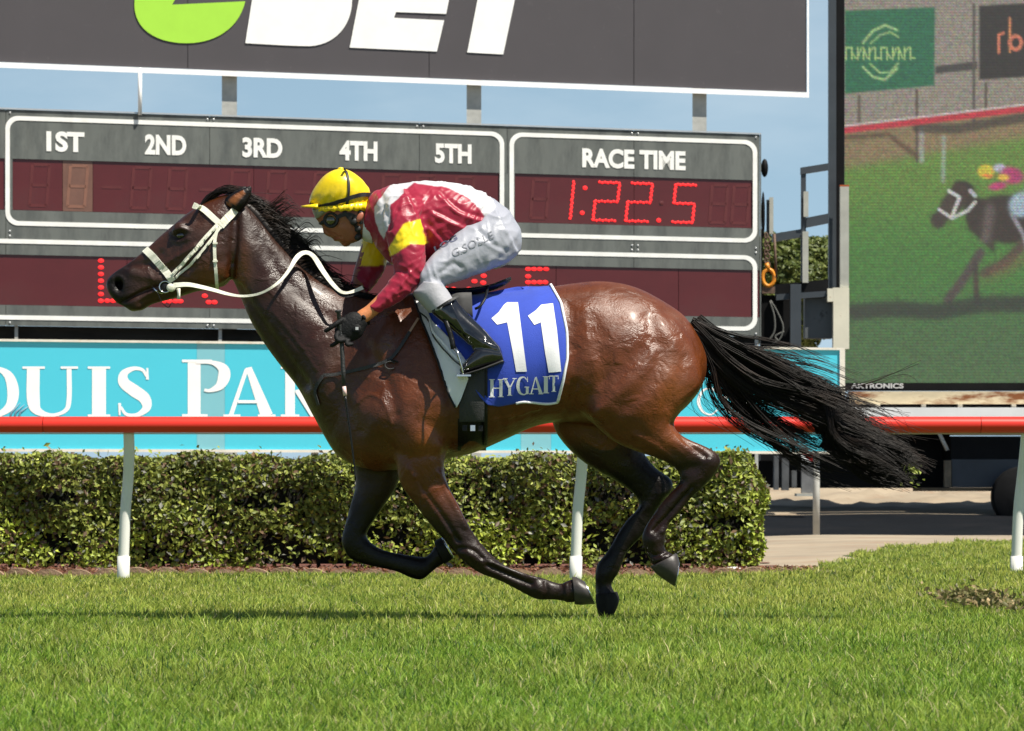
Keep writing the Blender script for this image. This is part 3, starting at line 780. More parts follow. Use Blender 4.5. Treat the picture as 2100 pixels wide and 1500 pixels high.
# stabiliser leg with striped flash
V, Fs = pxbox(1644, 1668, 951, 1012, SD - 1.2, .12); mk('stabiliser_leg', V, Fs, mat('scuffed_steel', s2l(112, 112, 112), .6, var=.25, vs=6), trailer, smooth=False)
V, Fs = pxbox(1634, 1672, 1012.4, 1018, SD - 1.3, .4); mk('foot_plate', V, Fs, M_galv, trailer, smooth=False)
sp1 = Pln(SD - 1.2, 1e9)
V, Fs = sp1.box(1643, 1668, 930, 950.6, .0, -.12); mk('striped_collar', V, Fs, M_white, trailer, smooth=False)
V = [sp1.P(x, y, .004) for x, y in [(1645, 931), (1668, 931), (1668, 950)]]; mk('red_stripe', *slab(V, [[0, 2, 1]], (0, 1, 0), .003), mat('red_paint', s2l(206, 40, 36), .5), trailer, smooth=False)
for a, b, y0, y1 in [(1588, 1597, 935, 1005), (1604, 1618, 940, 1006), (1624, 1634, 965, 1000)]:
    V, Fs = pxbox(a, b, y0, y1, SD - .8, .2); mk('landing_gear', V, Fs, mat('grimy_steel', s2l(84, 86, 88), .7, var=.3, vs=6), trailer, smooth=False)
V, Fs = pxbox(1560, 1645, 905, 945, SD - .4, .5); mk('drawbar', V, Fs, M_black, trailer, smooth=False)
# working platform frame between scoreboard and screen
frame = thing('steel_platform', 'open dark steel frame and grey cabinet between scoreboard and video screen', 'steel frame', W(1650, 1060, SD - .3))
def bar(pts, r, mt, name='bar', d=SD - .4):
    V, Fs = tube([W(x, y, d) for x, y in pts], r, 4); return mk(name, V, Fs, mt, frame, smooth=False)
for x0, x1, y0, y1, n_, m_ in [(1643, 1653, 345, 600, 'upright', M_mast), (1648, 1658, 393, 445, 'pale_upright', M_galv), (1646, 1658, 475, 580, 'pale_upright', M_galv)]:
    V, Fs = pxbox(x0, x1, y0, y1, SD - (.4 if n_ == 'upright' else .5), .07); mk(n_, V, Fs, m_, frame, smooth=False)
def slant(x0, y0, x1, y1, h, mt, d, th=.08, name='crossbar'):
    P = [W(x0, y0 + h, d), W(x1, y1 + h, d), W(x1, y1, d), W(x0, y0, d)]
    P += [(p[0], p[1] + th, p[2]) for p in P]; V, Fs = box8(P); mk(name, V, Fs, mt, frame, smooth=False)
slant(1642, 344, 1699, 335, 14, M_mast, SD - .42); slant(1653.5, 447, 1699, 438, 20, M_mast, SD - .42); slant(1584, 480, 1643, 470, 17, M_mast, SD - .42)
slant(1590, 584, 1699, 573, 26, M_black, SD - .45, name='top_beam'); slant(1592, 604, 1708, 596, 12, M_mast, SD - .5)
V, Fs = pxbox(1651, 1707, 606, 694, SD - .35, .3); mk('cabinet', V, Fs, mat('grey_cabinet', s2l(84, 88, 90), .6, var=.1, vs=3, stain=(.012, .012, .012), ss=2.2, sl=(.6, .68)), frame, smooth=False)
V, Fs = pxbox(1621, 1643, 583, 712, SD - .6, .1); mk('upright', V, Fs, M_mast, frame, smooth=False)
V, Fs = pxbox(1560, 1620, 606, 712, SD - .1, .2); mk('dark_panel', V, Fs, M_black, frame, smooth=False)
for pts in ([(1580, 616), (1594, 640), (1606, 670), (1600, 695), (1585, 705)], [(1579, 618), (1588, 650), (1588, 680), (1576, 700)], [(1596, 700), (1590, 690), (1608, 680)]):
    V, Fs = tube([tuple(p) for p in spline([W(x, y, SD - .55) for x, y in pts], 14)], .014, 6); mk('hose', V, Fs, mat('hose_rubber', s2l(92, 92, 88), .6), frame)
V, Fs = pxbox(1578, 1586, 405, 480, SD - .5, .05); mk('pale_upright', V, Fs, M_galv, frame, smooth=False)
V, Fs = pxbox(1572, 1577.6, 410, 485, SD - .45, .05); mk('upright', V, Fs, M_mast, frame, smooth=False)
V, Fs = ellipsoid(W(1568, 345, 49.7), (.055, .08, .14), 10, 8); V2, F2 = ellipsoid(W(1565, 440, 49.7), (.03, .06, .35), 10, 8)
V, Fs = join((V, Fs), (V2, F2)); mk('dark_tarpaulin', V, Fs, M_black, frame)
# hanging chain hoist with orange hook
M_orange = mat('orange_paint', s2l(222, 140, 34), .45, var=.2, vs=10, stain=s2l(90, 60, 40), ss=14, sl=(.55, .7))
M_chain = mat('rusty_chain', s2l(96, 74, 60), .7, var=.4, vs=20)
hoist = thing('chain_hoist', 'rusty chain hoist with an orange hook hanging beside the scoreboard', 'hoist', W(1575, 612, SD - .75))
hd = SD - .75
def ringat(px, py, rx, ry, t, mt, name, rot=0, parent=None, d=hd, n=18):
    pts = []
    for k in range(n):
        a = 2 * math.pi * k / n; ux, uy = rx * math.cos(a), ry * math.sin(a)
        c_, s_ = math.cos(rot), math.sin(rot); pts.append(W(px + ux * c_ - uy * s_, py + ux * s_ + uy * c_, d))
    V, Fs = tube(pts, t, 6, closed=True); return mk(name, V, Fs, mt, parent)
for k in range(8): ringat(1571 + 3 * (k % 2), 484 + 8.5 * k, 4.5 if k % 2 else 3, 6, .013, M_chain, 'chain_link', parent=hoist)
ringat(1576, 570, 12, 17, .030, M_orange, 'hook', parent=hoist)
V, Fs = tube([W(1576, 554, hd), W(1572, 540, hd)], .035, 8); mk('hook_shank', V, Fs, M_orange, hoist)
V, Fs = pxbox(1563, 1589, 588, 602, hd, .08); mk('hoist_block', V, Fs, M_chain, hoist, smooth=False)
V, Fs = tube([W(1588, 480, hd), W(1592, 570, hd)], .02, 6); mk('strap', V, Fs, M_chain, hoist)
V, Fs = pxbox(1560, 1564, 470, 610, hd + .1, .05); mk('back_bar', V, Fs, M_black, hoist, smooth=False)

# ------------------------------------------------------------------ running rail
M_red = mat('red_rail_plastic', s2l(222, 50, 34), .34, var=.0, vs=2, spec=.6)
M_lip = mat('rail_lip', s2l(196, 176, 140), .5)
M_pvc = mat('white_plastic_post', (.76, .75, .70), .35, var=.05, vs=6, spec=.5)
RD = 21.0
rz = W(0, 871.5, RD)[2]
rail = thing('running_rail', 'red plastic running rail on white curved posts along the track', 'rail', (0, RD - D0, 0))
prof = []
for k in range(20):
    a = 2 * math.pi * k / 20; prof.append((.058 * math.cos(a), .052 * math.sin(a)))
Lx = [-9.0 + 18.0 * i / 6 for i in range(7)]
for a, b in zip(Lx[:-1], Lx[1:]):
    V, Fs = [], []
    for x in (a + .002, b - .002):
        V += [(x, RD - D0 + p, rz + q) for p, q in prof]
    for k in range(20): Fs.append([k, (k + 1) % 20, 20 + (k + 1) % 20, 20 + k])
    mk('rail_section', V, Fs, M_red, rail)
V, Fs = box(-9, 9, RD - D0 + .01, RD - D0 + .05, rz - .060, rz - .0535); mk('rail_lip', V, Fs, M_lip, rail, smooth=False)
first = None
for i, (pb, ph) in enumerate([(255, 1192), (1181, 1184), (2083, 1163), (-675, 1192), (3000, 1160)]):
    bx_ = W(pb, 1100, RD + .2)[0]; gzv = float(ground_z(bx_, RD + .2))
    if first is None:
        P = [(bx_ + .046, RD - D0 + .040, rz - .03), (bx_ + .044, RD - D0 + .085, rz - .15), (bx_ + .032, RD - D0 + .140, rz - .34), (bx_ + .012, RD - D0 + .158, rz - .55), (bx_, RD - D0 + .16, .14), (bx_ - .004, RD - D0 + .16, -.05)]
        P = [tuple(p) for p in spline(P, 22)]
        pst = thing('rail_post', 'white curved rail post', 'post', (bx_, RD - D0 + .2, gzv))
        V, Fs = tube(P, [.035] * 22, 14); mk('stem', V, Fs, M_pvc, pst)
        V, Fs = tube([(bx_ - .0, RD - D0 + .16, .145), (bx_ - .002, RD - D0 + .16, .02), (bx_ - .004, RD - D0 + .16, -.05)], .041, 14); mk('sleeve', V, Fs, M_pvc, pst)
        first = pst; x0_, z0_ = bx_, gzv; kids = list(pst.children)
    else:
        delta = (bx_ - x0_, 0, 0)
        pst = dup(first, delta)
        for c in kids: dup(c, delta, pst)
    props(pst, ['white curved rail post in front of the hedge, leftmost in view', 'white curved rail post between the horse\'s fore and hind legs',
                'white curved rail post at the right edge, beside the sandy ground', 'white curved rail post beyond the left edge', 'white curved rail post beyond the right edge'][i], 'post', 'posts of the running rail')
# carry the duplicated children of posts that fell outside the frame too (kept for side views)

# ------------------------------------------------------------------ edging stones, kerb, hedge
M_stone = mat('terracotta_edging', s2l(146, 122, 98), .9, var=.25, vs=8, bump=.8, bs=40, stain=s2l(120, 110, 84), ss=5)
edg = thing('garden_edging', 'row of scalloped terracotta edging stones along the foot of the hedge', 'edging', (0, 22.25 - D0, 0))
def scallop():
    pts = [(-.098, -.02)]
    for k in range(13):
        t = k / 12; pts.append((-.098 + .196 * t, .035 + .038 * math.sin(math.pi * t) ** .7))
    pts.append((.098, -.02)); return pts
sp_ = scallop(); n = len(sp_)
Vs = [(x, -.025, z) for x, z in sp_] + [(x, .025, z) for x, z in sp_]
Fs = [list(range(n)), list(range(2 * n - 1, n - 1, -1))] + [[i + n, (i + 1) % n + n, (i + 1) % n, i] for i in range(n)]
st0 = None
for k in range(38):
    x = -5.35 + .2 * k
    if x > 2.15: break
    if st0 is None:
        st0 = mk('edging_stone', np.array(Vs) + np.array([x, 22.28 - D0, -.030]), Fs, M_stone, edg, smooth=False); xs0 = x
    else:
        c = dup(st0, (x - xs0, random.uniform(-.015, .015), random.uniform(-.008, .008)), edg); c.rotation_euler = (random.uniform(-.08, .08), random.uniform(-.05, .05), random.uniform(-.08, .08))
V, Fs = box(-14, 2.0, 27.4 - D0, 27.7 - D0, -.02, .03); props(mk('kerb', V, Fs, mat('pale_kerb', (.62, .6, .55), .8, var=.15, vs=4), None, smooth=False), kind='structure')

M_leaf = mat('hedge_leaf', (0, 0, 0), .5, attr=True, spec=.35)
_b = M_leaf.node_tree; _p = _b.nodes['Principled BSDF']
_tr = _b.nodes.new('ShaderNodeBsdfTranslucent'); _ms = _b.nodes.new('ShaderNodeMixShader'); _ms.inputs[0].default_value = .2
_at = [n for n in _b.nodes if n.type == 'ATTRIBUTE'][0]
_b.links.new(_at.outputs['Color'], _tr.inputs['Color']); _b.links.new(_p.outputs[0], _ms.inputs[1]); _b.links.new(_tr.outputs[0], _ms.inputs[2])
_b.links.new(_ms.outputs[0], _b.nodes['Material Output'].inputs['Surface'])
def leaves(P, Nrm, size, cols, jit=.9):
    n = len(P)
    Nr = Nrm + rng.normal(0, jit, (n, 3)); Nr /= np.linalg.norm(Nr, axis=1)[:, None]
    T = np.cross(Nr, rng.normal(0, 1, (n, 3))); T /= np.linalg.norm(T, axis=1)[:, None] + 1e-9
    B = np.cross(Nr, T); s = size[:, None]
    V = np.stack([P - T * s * .5, P + B * s * .27 + Nr * s * .08, P + T * s * .55 - Nr * s * .05, P - B * s * .27 + Nr * s * .08], 1)
    b = np.arange(n)[:, None] * 4
    Fq = np.concatenate([b + [0, 1, 2], b + [0, 2, 3]], 0)
    C = np.repeat(cols[:, None, :], 4, 1)
    return V.reshape(-1, 3), Fq, C.reshape(-1, 3)
HX1 = W(1568, 1000, 23.7)[0]; HD0, HD1 = 23.35, 24.35
HT = W(0, 934, 23.4)[2]
def hedge_bottom(x):
    return .02 + .05 * np.sin(x * 3.1) + .05 * np.sin(x * 7.7 + 1) + .03 * np.sin(x * 17)
hn = 88000
x = -8.5 + rng.random(hn) * (HX1 + 8.5); z = rng.random(hn) ** .95 * HT; face = rng.random(hn)
dep = np.abs(rng.normal(0, .07, hn))
y = HD0 + dep; Nv = np.tile([0, -1, .45], (hn, 1)).astype(float)
top = face > .78; y[top] = HD0 + rng.random(top.sum()) * (HD1 - HD0); z[top] = HT - np.abs(rng.normal(0, .05, top.sum())) ; Nv[top] = [0, -.2, 1]
end = (face < .10); x[end] = HX1 - np.abs(rng.normal(0, .05, end.sum())); y[end] = HD0 + rng.random(end.sum()) * (HD1 - HD0); Nv[end] = [1, -.2, .3]
# gentle lumps + rounding
x2 = x; y = y + .035 * np.sin(x * 3.3) * np.sin(z * 6) + .03 * np.sin(x * 9 + z * 5)
edge = np.clip((z - (HT - .12)) / .12, 0, 1); y = y + .06 * edge ** 2
ez = np.clip((x - (HX1 - .30)) / .30, 0, 1); y = y + .16 * ez ** 2 ; x = x - .10 * ez * np.clip(np.abs(z - .42) / .42, 0, 1) ** 2.5 + .03 * np.sin(z * 14) * ez
ztop = HT + .018 * np.sin(x * 5) + .015 * np.sin(x * 13) + (rng.random(hn) < .03) * rng.random(hn) * .07
z = z + (ztop - HT)
bot = hedge_bottom(x)
gap = np.sin(x * 2.1 + .6) * np.sin(x * 5.3 + 2)
keep = (z > bot * (.2 + 1.2 * rng.random(hn))) & ~((z < .26) & (gap > .6) & (rng.random(hn) < .6))
thin = (np.abs(x - W(945, 0, 23.5)[0]) < .35) & (np.abs(z - .52) < .16); keep &= ~(thin & (rng.random(hn) < .45))
hole = np.sin(x * 4.1 + 2 * np.sin(z * 7)) * np.sin(z * 9 + x * 2.3 + 1) * np.sin(x * 1.3 + .4); keep &= ~((hole > .45) & (rng.random(hn) < .85) & (z < .6))
x, y, z, Nv = x[keep], y[keep], z[keep], Nv[keep]; n = len(x)
P = np.stack([x, y - D0, z], -1)
t = rng.random(n)[:, None]; zone = (.5 + .5 * np.sin(x * 2.7 + 3 * np.sin(z * 3 + x)) * np.sin(z * 7 + 2 * np.sin(x * 3.7)))[:, None]
c = np.array([.085, .115, .022]) * (1 - t) + np.array([.27, .29, .055]) * t
low = (1 - smooth01(.12, .62, z))[:, None]
c = c * (1 - .8 * low * zone) + np.array([.34, .42, .045]) * .8 * low * zone
z2_ = (.5 + .5 * np.sin(x * 5.1 + 4 * np.sin(z * 5)) * np.sin(z * 11 + x * 3))[:, None]; c = c * (.8 + .95 * z2_)
right = smooth01(HX1 - .9, HX1, x)[:, None]; c = c * (1 - .55 * right * t) + np.array([.36, .44, .045]) * .55 * right * t
br = rng.random(n) < .10 + .1 * zone[:, 0]; c[br] = np.array([.14, .085, .045]) * rng.uniform(.6, 1.2, br.sum())[:, None]
gr = rng.random(n) < .06; c[gr] = np.array([.24, .24, .2])
c = c * rng.uniform(.7, 1.25, n)[:, None]
hedge = thing('clipped_hedge', 'long clipped green hedge behind the rail posts, ending right of the hind legs', 'hedge', (-1, 23.9 - D0, 0))
V, Fq, C = leaves(P, Nv, rng.uniform(.028, .058, n), c); o = mk('foliage', V, Fq, M_leaf, hedge, cols=C, smooth=False); o['kind'] = 'stuff'
V, Fs = box(-8.5, HX1 - .14, HD0 + .20 - D0, HD1 - .1 - D0, .045, HT - .06); mk('shaded_core', V, Fs, mat('hedge_shade', (.010, .010, .006), .95, var=.6, vs=18, bump=1, bs=50), hedge, smooth=False)  # solid dark box: twigs, with the hedge's inner shade put into its colour
tr_i = []
for k in range(46):
    xx_ = -5.3 + k * .17 + random.uniform(-.05, .05)
    if xx_ > HX1 - .1: break
    tr_i.append(tube([(xx_, 23.8 - D0 + random.uniform(-.1, .2), -.01), (xx_ + random.uniform(-.05, .05), 23.8 - D0, .3)], [.016, .009], 6))
V, Fs = join(*tr_i); o = mk('stems', V, Fs, mat('hedge_stem', (.07, .05, .035), .9, var=.3, vs=10), hedge)
o['kind'] = 'stuff'
# fallen leaves / mulch chips
n = 5000; P = np.stack([rng.uniform(-6, 2.2, n), rng.uniform(22.4, 23.8, n) - D0, rng.uniform(.01, .03, n)], -1)
cc = np.array([.16, .07, .04]) * rng.uniform(.4, 1.5, n)[:, None]
V, Fq, C = leaves(P, np.tile([0, -.3, 1.], (n, 1)), rng.uniform(.02, .05, n), cc, .5)
props(mk('leaf_litter', V, Fq, M_leaf, cols=C, smooth=False), 'brown leaf litter and bark chips under the hedge', 'leaf litter', kind='stuff')
# light litter near hedge end
M_lit = mat('pale_scrap', (.7, .7, .64), .6)
for k, (a, b_, c_) in enumerate([(1505, 1157, .055), (1443, 1143, .04)]):
    p = W(a, b_, 23.1 + k * .3); V, Fs = ellipsoid((p[0], p[1], .02), (c_, .03, .014), 10, 6)
    props(mk('pale_stone', V, Fs, M_lit), ['white pebble at the foot of the hedge end, nearer the track', 'smaller pale pebble under the hedge left of the white one'][k], 'stone')

# ------------------------------------------------------------------ tree beyond
tree = thing('round_tree', 'dense green tree seen between scoreboard and video screen', 'tree', (W(1640, 1015, 62)[0], 62 - D0, .66))
n = 26000; cx, cz = W(1625, 0, 62)[0], W(0, 600, 62)[2]
u = rng.normal(0, 1, (n, 3)); u /= np.linalg.norm(u, axis=1)[:, None]
lump = 1 + .10 * np.sin(u[:, 0] * 7 + 1) * np.sin(u[:, 2] * 6) + .07 * np.sin(u[:, 0] * 15) * np.sin(u[:, 2] * 17 + u[:, 1] * 9)
rr = lump * (1 - np.abs(rng.normal(0, .09, n)))
P = np.stack([cx + u[:, 0] * 1.35 * rr, 62 - D0 + u[:, 1] * 1.3 * rr, cz + u[:, 2] * 1.08 * rr], -1)
tt = rng.random(n)[:, None]; c = np.array([.06, .09, .018]) * (1 - tt) + np.array([.16, .19, .04]) * tt
V, Fq, C = leaves(P, u, rng.uniform(.07, .14, n), c, .6); mk('crown', V, Fq, M_leaf, tree, cols=C, smooth=False)['kind'] = 'stuff'
V, Fs = tube([(cx, 62 - D0, .5), (cx + .05, 62 - D0, 2.2), (cx, 62 - D0, cz)], [.16, .12, .06], 8); mk('trunk', V, Fs, mat('bark', (.09, .07, .05), .9, var=.3, vs=8), tree)
V, Fs = ellipsoid((cx, 62 - D0, cz), (1.1, 1.05, .85), 16, 12); mk('crown_shade_core', V, Fs, bpy.data.materials['hedge_shade'], tree)  # solid dark ball, the crown's inner shade put into its colour
# uprooted clod with yellow weed on the turf, right foreground

# ------------------------------------------------------------------ soft body tools
def loft(sts, n=26, egg=0.0, ex=2.0, caps=True):
    """sts: (ax, ay, bx, by, w, yc [, egg]) -> closed skin through photo outline points a (upper/front) and b"""
    A = [np.array([s_[0], s_[1], s_[2], s_[3], s_[4], s_[5], s_[6] if len(s_) > 6 else egg], float) for s_ in sts]
    m = max(2 * len(A), 8) * 2
    R_ = np.array(A); t = np.linspace(0, len(A) - 1, m)
    Q = np.vstack([2 * R_[0] - R_[1], R_, 2 * R_[-1] - R_[-2]]); out = []
    for u in t:
        i = min(int(u), len(A) - 2); f = u - i
        p0, p1, p2, p3 = Q[i], Q[i + 1], Q[i + 2], Q[i + 3]
        out.append(0.5 * ((2 * p1) + (-p0 + p2) * f + (2 * p0 - 5 * p1 + 4 * p2 - p3) * f * f + (-p0 + 3 * p1 - 3 * p2 + p3) * f ** 3))
    V, Fs = [], []
    for r in out:
        a = np.array(H(r[0], r[1], r[5])); b = np.array(H(r[2], r[3], r[5])); c = (a + b) / 2; h = (a - b) / 2
        for k in range(n):
            th = 2 * math.pi * k / n; cs, sn = math.cos(th), math.sin(th)
            cs2 = math.copysign(abs(cs) ** (2 / ex), cs); sn2 = math.copysign(abs(sn) ** (2 / ex), sn)
            V.append(c + h * cs2 + np.array([0, 1, 0]) * sn2 * max(r[4], .002) * (1 - r[6] * cs2))
    for i in range(m - 1):
        for k in range(n):
            k2 = (k + 1) % n; Fs.append([i * n + k, i * n + k2, (i + 1) * n + k2, (i + 1) * n + k])
    V.append(np.mean(V[:n], 0)); V.append(np.mean(V[(m - 1) * n:m * n], 0)); c0, c1 = len(V) - 2, len(V) - 1
    for k in range(n):
        Fs.append([c0, (k + 1) % n, k]); Fs.append([c1, (m - 1) * n + k, (m - 1) * n + (k + 1) % n])
    return np.array(V), Fs

def remesh(items, voxel):
    V, Fs = join(*items)
    me = bpy.data.meshes.new('t'); me.from_pydata(V.tolist(), [], Fs); me.update()
    bm = bmesh.new(); bm.from_mesh(me); bmesh.ops.recalc_face_normals(bm, faces=bm.faces); bm.to_mesh(me); bm.free()
    o = bpy.data.objects.new('t', me); col.objects.link(o)
    md = o.modifiers.new('r', 'REMESH'); md.mode = 'VOXEL'; md.voxel_size = voxel; md.adaptivity = 0
    dg = bpy.context.evaluated_depsgraph_get(); m2 = bpy.data.meshes.new_from_object(o.evaluated_get(dg))
    co = np.zeros(len(m2.vertices) * 3); m2.vertices.foreach_get('co', co)
    q = np.zeros(len(m2.loops), np.int64); m2.loops.foreach_get('vertex_index', q)
    q = q.reshape(-1, 4)
    bpy.data.objects.remove(o); bpy.data.meshes.remove(me); bpy.data.meshes.remove(m2)
    return co.reshape(-1, 3), q

def lap(V, Q, w, it):
    E = np.concatenate([Q[:, [0, 1]], Q[:, [1, 2]], Q[:, [2, 3]], Q[:, [3, 0]]])
    E = np.concatenate([E, E[:, ::-1]]); n = len(V); deg = np.bincount(E[:, 0], minlength=n)[:, None]
    for k in range(it):
        S = np.stack([np.bincount(E[:, 0], weights=V[E[:, 1], j], minlength=n) for j in range(3)], -1) / np.maximum(deg, 1)
        f = w if k % 2 == 0 else w * -0.35
        f = f[:, None] if hasattr(f, '__len__') else f
        V = V + (S - V) * f
    return V

def normals(V, Q):
    a = V[Q[:, 2]] - V[Q[:, 0]]; b = V[Q[:, 3]] - V[Q[:, 1]]; nf = np.cross(a, b)
    N = np.zeros_like(V)
    for k in range(4):
        for j in range(3): N[:, j] += np.bincount(Q[:, k], weights=nf[:, j], minlength=len(V))
    return N / (np.linalg.norm(N, axis=1)[:, None] + 1e-12)

class Surf:
    def __init__(s, V, Q):
        s.b = BVHTree.FromPolygons([tuple(v) for v in V], [tuple(int(i) for i in f) for f in Q])
    def hit(s, px, py, lo=None, off=0.0, dflt=None):
        o = Vector((0, -D0, CAMH)); t = Vector(H(px, py, 0)) - o; t.normalize()
        h = s.b.ray_cast(o, t)
        if h[0] is None:
            return (Vector(H(px, py, dflt if dflt is not None else 0.0)), None)
        return (h[0] + h[1] * off - t * 0.0, h[1])
    def pts(s, pp, off, n=40, dflt=-.1):
        return [s.hit(x, y, off=off, dflt=dflt) for x, y in spline(pp, n)]

def strap(surf, pp, width, off, mt, name, parent, n=40, th=.003, dflt=-.1, cols=None, maxjump=.06):
    """flat band of given width (m) lying on the surface under the traced line"""
    H_ = surf.pts(pp, off, n, dflt); P = [h[0].copy() for h in H_]
    for i in range(1, len(P)):       # keep it from diving off the silhouette
        if H_[i][1] is None or (P[i].y - P[i - 1].y) > maxjump:
            q = to_px([P[i]]); P[i] = Vector(H(float(q[0][0]), float(q[1][0]), P[i - 1].y))
    for _ in range(2):
        P = [P[0]] + [(P[i - 1] + P[i] * 2 + P[i + 1]) / 4 for i in range(1, len(P) - 1)] + [P[-1]]
    return ribbon(P, [h[1] for h in H_], width, mt, name, parent, th)

def ribbon(P, Ns, width, mt, name, parent, th=.003, twist=0):
    m = len(P); V, Fs = [], []
    ws = width if hasattr(width, '__len__') else [width] * m
    for i in range(m):
        t = (P[min(i + 1, m - 1)] - P[max(i - 1, 0)]).normalized()
        nn = Vector(Ns[i]) if Ns is not None and Ns[i] is not None else Vector((0, -1, 0))
        s = t.cross(nn)
        if s.length < 1e-4: s = t.cross(Vector((0, -1, 0)))
        s.normalize(); nn = s.cross(t).normalized()
        if nn.y > 0: nn = -nn
        for a, b in ((-1, 0), (1, 0), (1, 1), (-1, 1)):
            V.append(tuple(P[i] + s * a * ws[i] / 2 + nn * b * th))
    for i in range(m - 1):
        for k in range(4): Fs.append([i * 4 + k, i * 4 + (k + 1) % 4, (i + 1) * 4 + (k + 1) % 4, (i + 1) * 4 + k])
    Fs += [[3, 2, 1, 0], [(m - 1) * 4 + k for k in range(4)]]
    return mk(name, V, Fs, mt, parent, smooth=False)

def segd(px, py, pts):
    d = np.full(px.shape, 1e9)
    for (ax, ay), (bx, by) in zip(pts[:-1], pts[1:]):
        t = np.clip(((px - ax) * (bx - ax) + (py - ay) * (by - ay)) / ((bx - ax) ** 2 + (by - ay) ** 2 + 1e-9), 0, 1)
        d = np.minimum(d, np.hypot(px - ax - t * (bx - ax), py - ay - t * (by - ay)))
    return d

# ------------------------------------------------------------------ the horse
L = []
trunk = [(655, 760, 652, 850, .05, 0), (672, 712, 668, 900, .11, 0), (700, 668, 695, 938, .16, 0), (740, 636, 735, 958, .20, 0, .2), (790, 612, 790, 966, .225, 0, .3),
         (850, 600, 850, 958, .245, 0, .32), (910, 602, 910, 943, .265, 0, .25), (970, 607, 970, 930, .29, 0, .15), (1040, 604, 1040, 900, .30, 0, .05), (1100, 594, 1100, 874, .298, 0, .05),
         (1165, 583, 1160, 866, .29, 0, .1), (1234, 577, 1230, 872, .285, 0, .12), (1300, 588, 1292, 880, .27, 0, .1), (1362, 619, 1350, 872, .235, 0, .05), (1405, 650, 1397, 845, .18, 0), (1433, 692, 1432, 806, .13, 0), (1449, 728, 1448, 772, .06, 0)]
L.append(loft(trunk, 40, ex=2.15))
neck = [(790, 612, 670, 905, .19, 0), (745, 610, 640, 850, .165, 0, .3), (695, 598, 610, 795, .14, 0, .3), (650, 572, 576, 752, .122, 0, .3), (612, 540, 543, 707, .108, 0, .25), (578, 505, 515, 661, .098, 0, .2), (548, 470, 495, 615, .09, 0, .1), (522, 438, 480, 580, .082, 0), (498, 415, 468, 552, .075, 0), (478, 405, 455, 520, .05, 0)]
L.append(loft(neck, 30, ex=2.1))
head = [(496, 420, 487, 545, .055, 0), (476, 400, 474, 570, .078, 0, -.1), (452, 402, 462, 586, .092, 0, -.05), (425, 413, 440, 592, .098, 0, .0), (402, 426, 418, 596, .100, 0, .05), (380, 441, 400, 599, .094, 0, .1), (355, 462, 380, 606, .080, 0, .1), (330, 483, 356, 613, .068, 0, .05), (305, 506, 333, 619, .058, 0), (280, 527, 314, 624, .051, 0), (257, 544, 300, 632, .049, 0), (240, 555, 286, 638, .051, 0), (227, 565, 262, 632, .048, 0), (219, 575, 240, 622, .036, 0), (217, 588, 226, 607, .018, 0)]
L.append(loft(head, 30, ex=2.25))
fore_n = [(770, 800, 905, 830, .10, -.15), (785, 860, 916, 880, .10, -.165), (805, 915, 916, 925, .088, -.17), (812, 955, 911, 958, .075, -.165), (821, 993, 919, 994, .064, -.155), (849, 1034, 940, 1034, .055, -.15), (885, 1080, 961, 1076, .047, -.145), (913, 1111, 980, 1106, .042, -.14), (938, 1140, 994, 1122, .045, -.14), (963, 1163, 1008, 1138, .045, -.14), (990, 1179, 1022, 1151, .037, -.14), (1020, 1190, 1040, 1161, .029, -.14), (1056, 1208, 1068, 1173, .028, -.14), (1080, 1221, 1092, 1180, .033, -.14), (1104, 1231, 1112, 1185, .038, -.14), (1125, 1231, 1132, 1192, .031, -.14), (1148, 1232, 1151, 1197, .030, -.14), (1166, 1236, 1166, 1190, .040, -.14), (1180, 1238, 1177, 1186, .047, -.14)]
fore_f = [(690, 860, 830, 880, .10, .13), (712, 920, 835, 930, .085, .13), (728, 965, 825, 968, .072, .13), (728, 1000, 812, 1002, .062, .13), (718, 1037, 790, 1035, .052, .13), (707, 1078, 763, 1075, .045, .13), (700, 1107, 752, 1097, .044, .13), (706, 1131, 757, 1108, .042, .13), (724, 1151, 770, 1119, .035, .13), (767, 1163, 791, 1129, .028, .13), (812, 1173, 835, 1138, .028, .13), (842, 1186, 866, 1142, .035, .13), (864, 1190, 876, 1143, .034, .13), (884, 1176, 876, 1140, .028, .13), (899, 1163, 884, 1132, .032, .13), (914, 1155, 893, 1116, .042, .13)]
hind_n = [(1180, 690, 1440, 740, .14, -.12), (1180, 770, 1438, 790, .145, -.145), (1188, 840, 1400, 842, .135, -.155), (1220, 873, 1382, 868, .112, -.16), (1256, 905, 1393, 888, .088, -.155), (1300, 925, 1416, 902, .07, -.15), (1345, 940, 1445, 914, .058, -.145), (1378, 956, 1468, 926, .052, -.14), (1393, 974, 1480, 942, .050, -.14), (1391, 992, 1474, 962, .046, -.14), (1373, 1012, 1453, 990, .040, -.14), (1354, 1034, 1422, 1017, .034, -.14), (1339, 1056, 1396, 1048, .030, -.14), (1322, 1082, 1370, 1078, .031, -.14), (1316, 1104, 1365, 1106, .038, -.14), (1321, 1126, 1363, 1124, .034, -.14), (1329, 1143, 1369, 1131, .035, -.14), (1338, 1162, 1383, 1138, .045, -.14)]
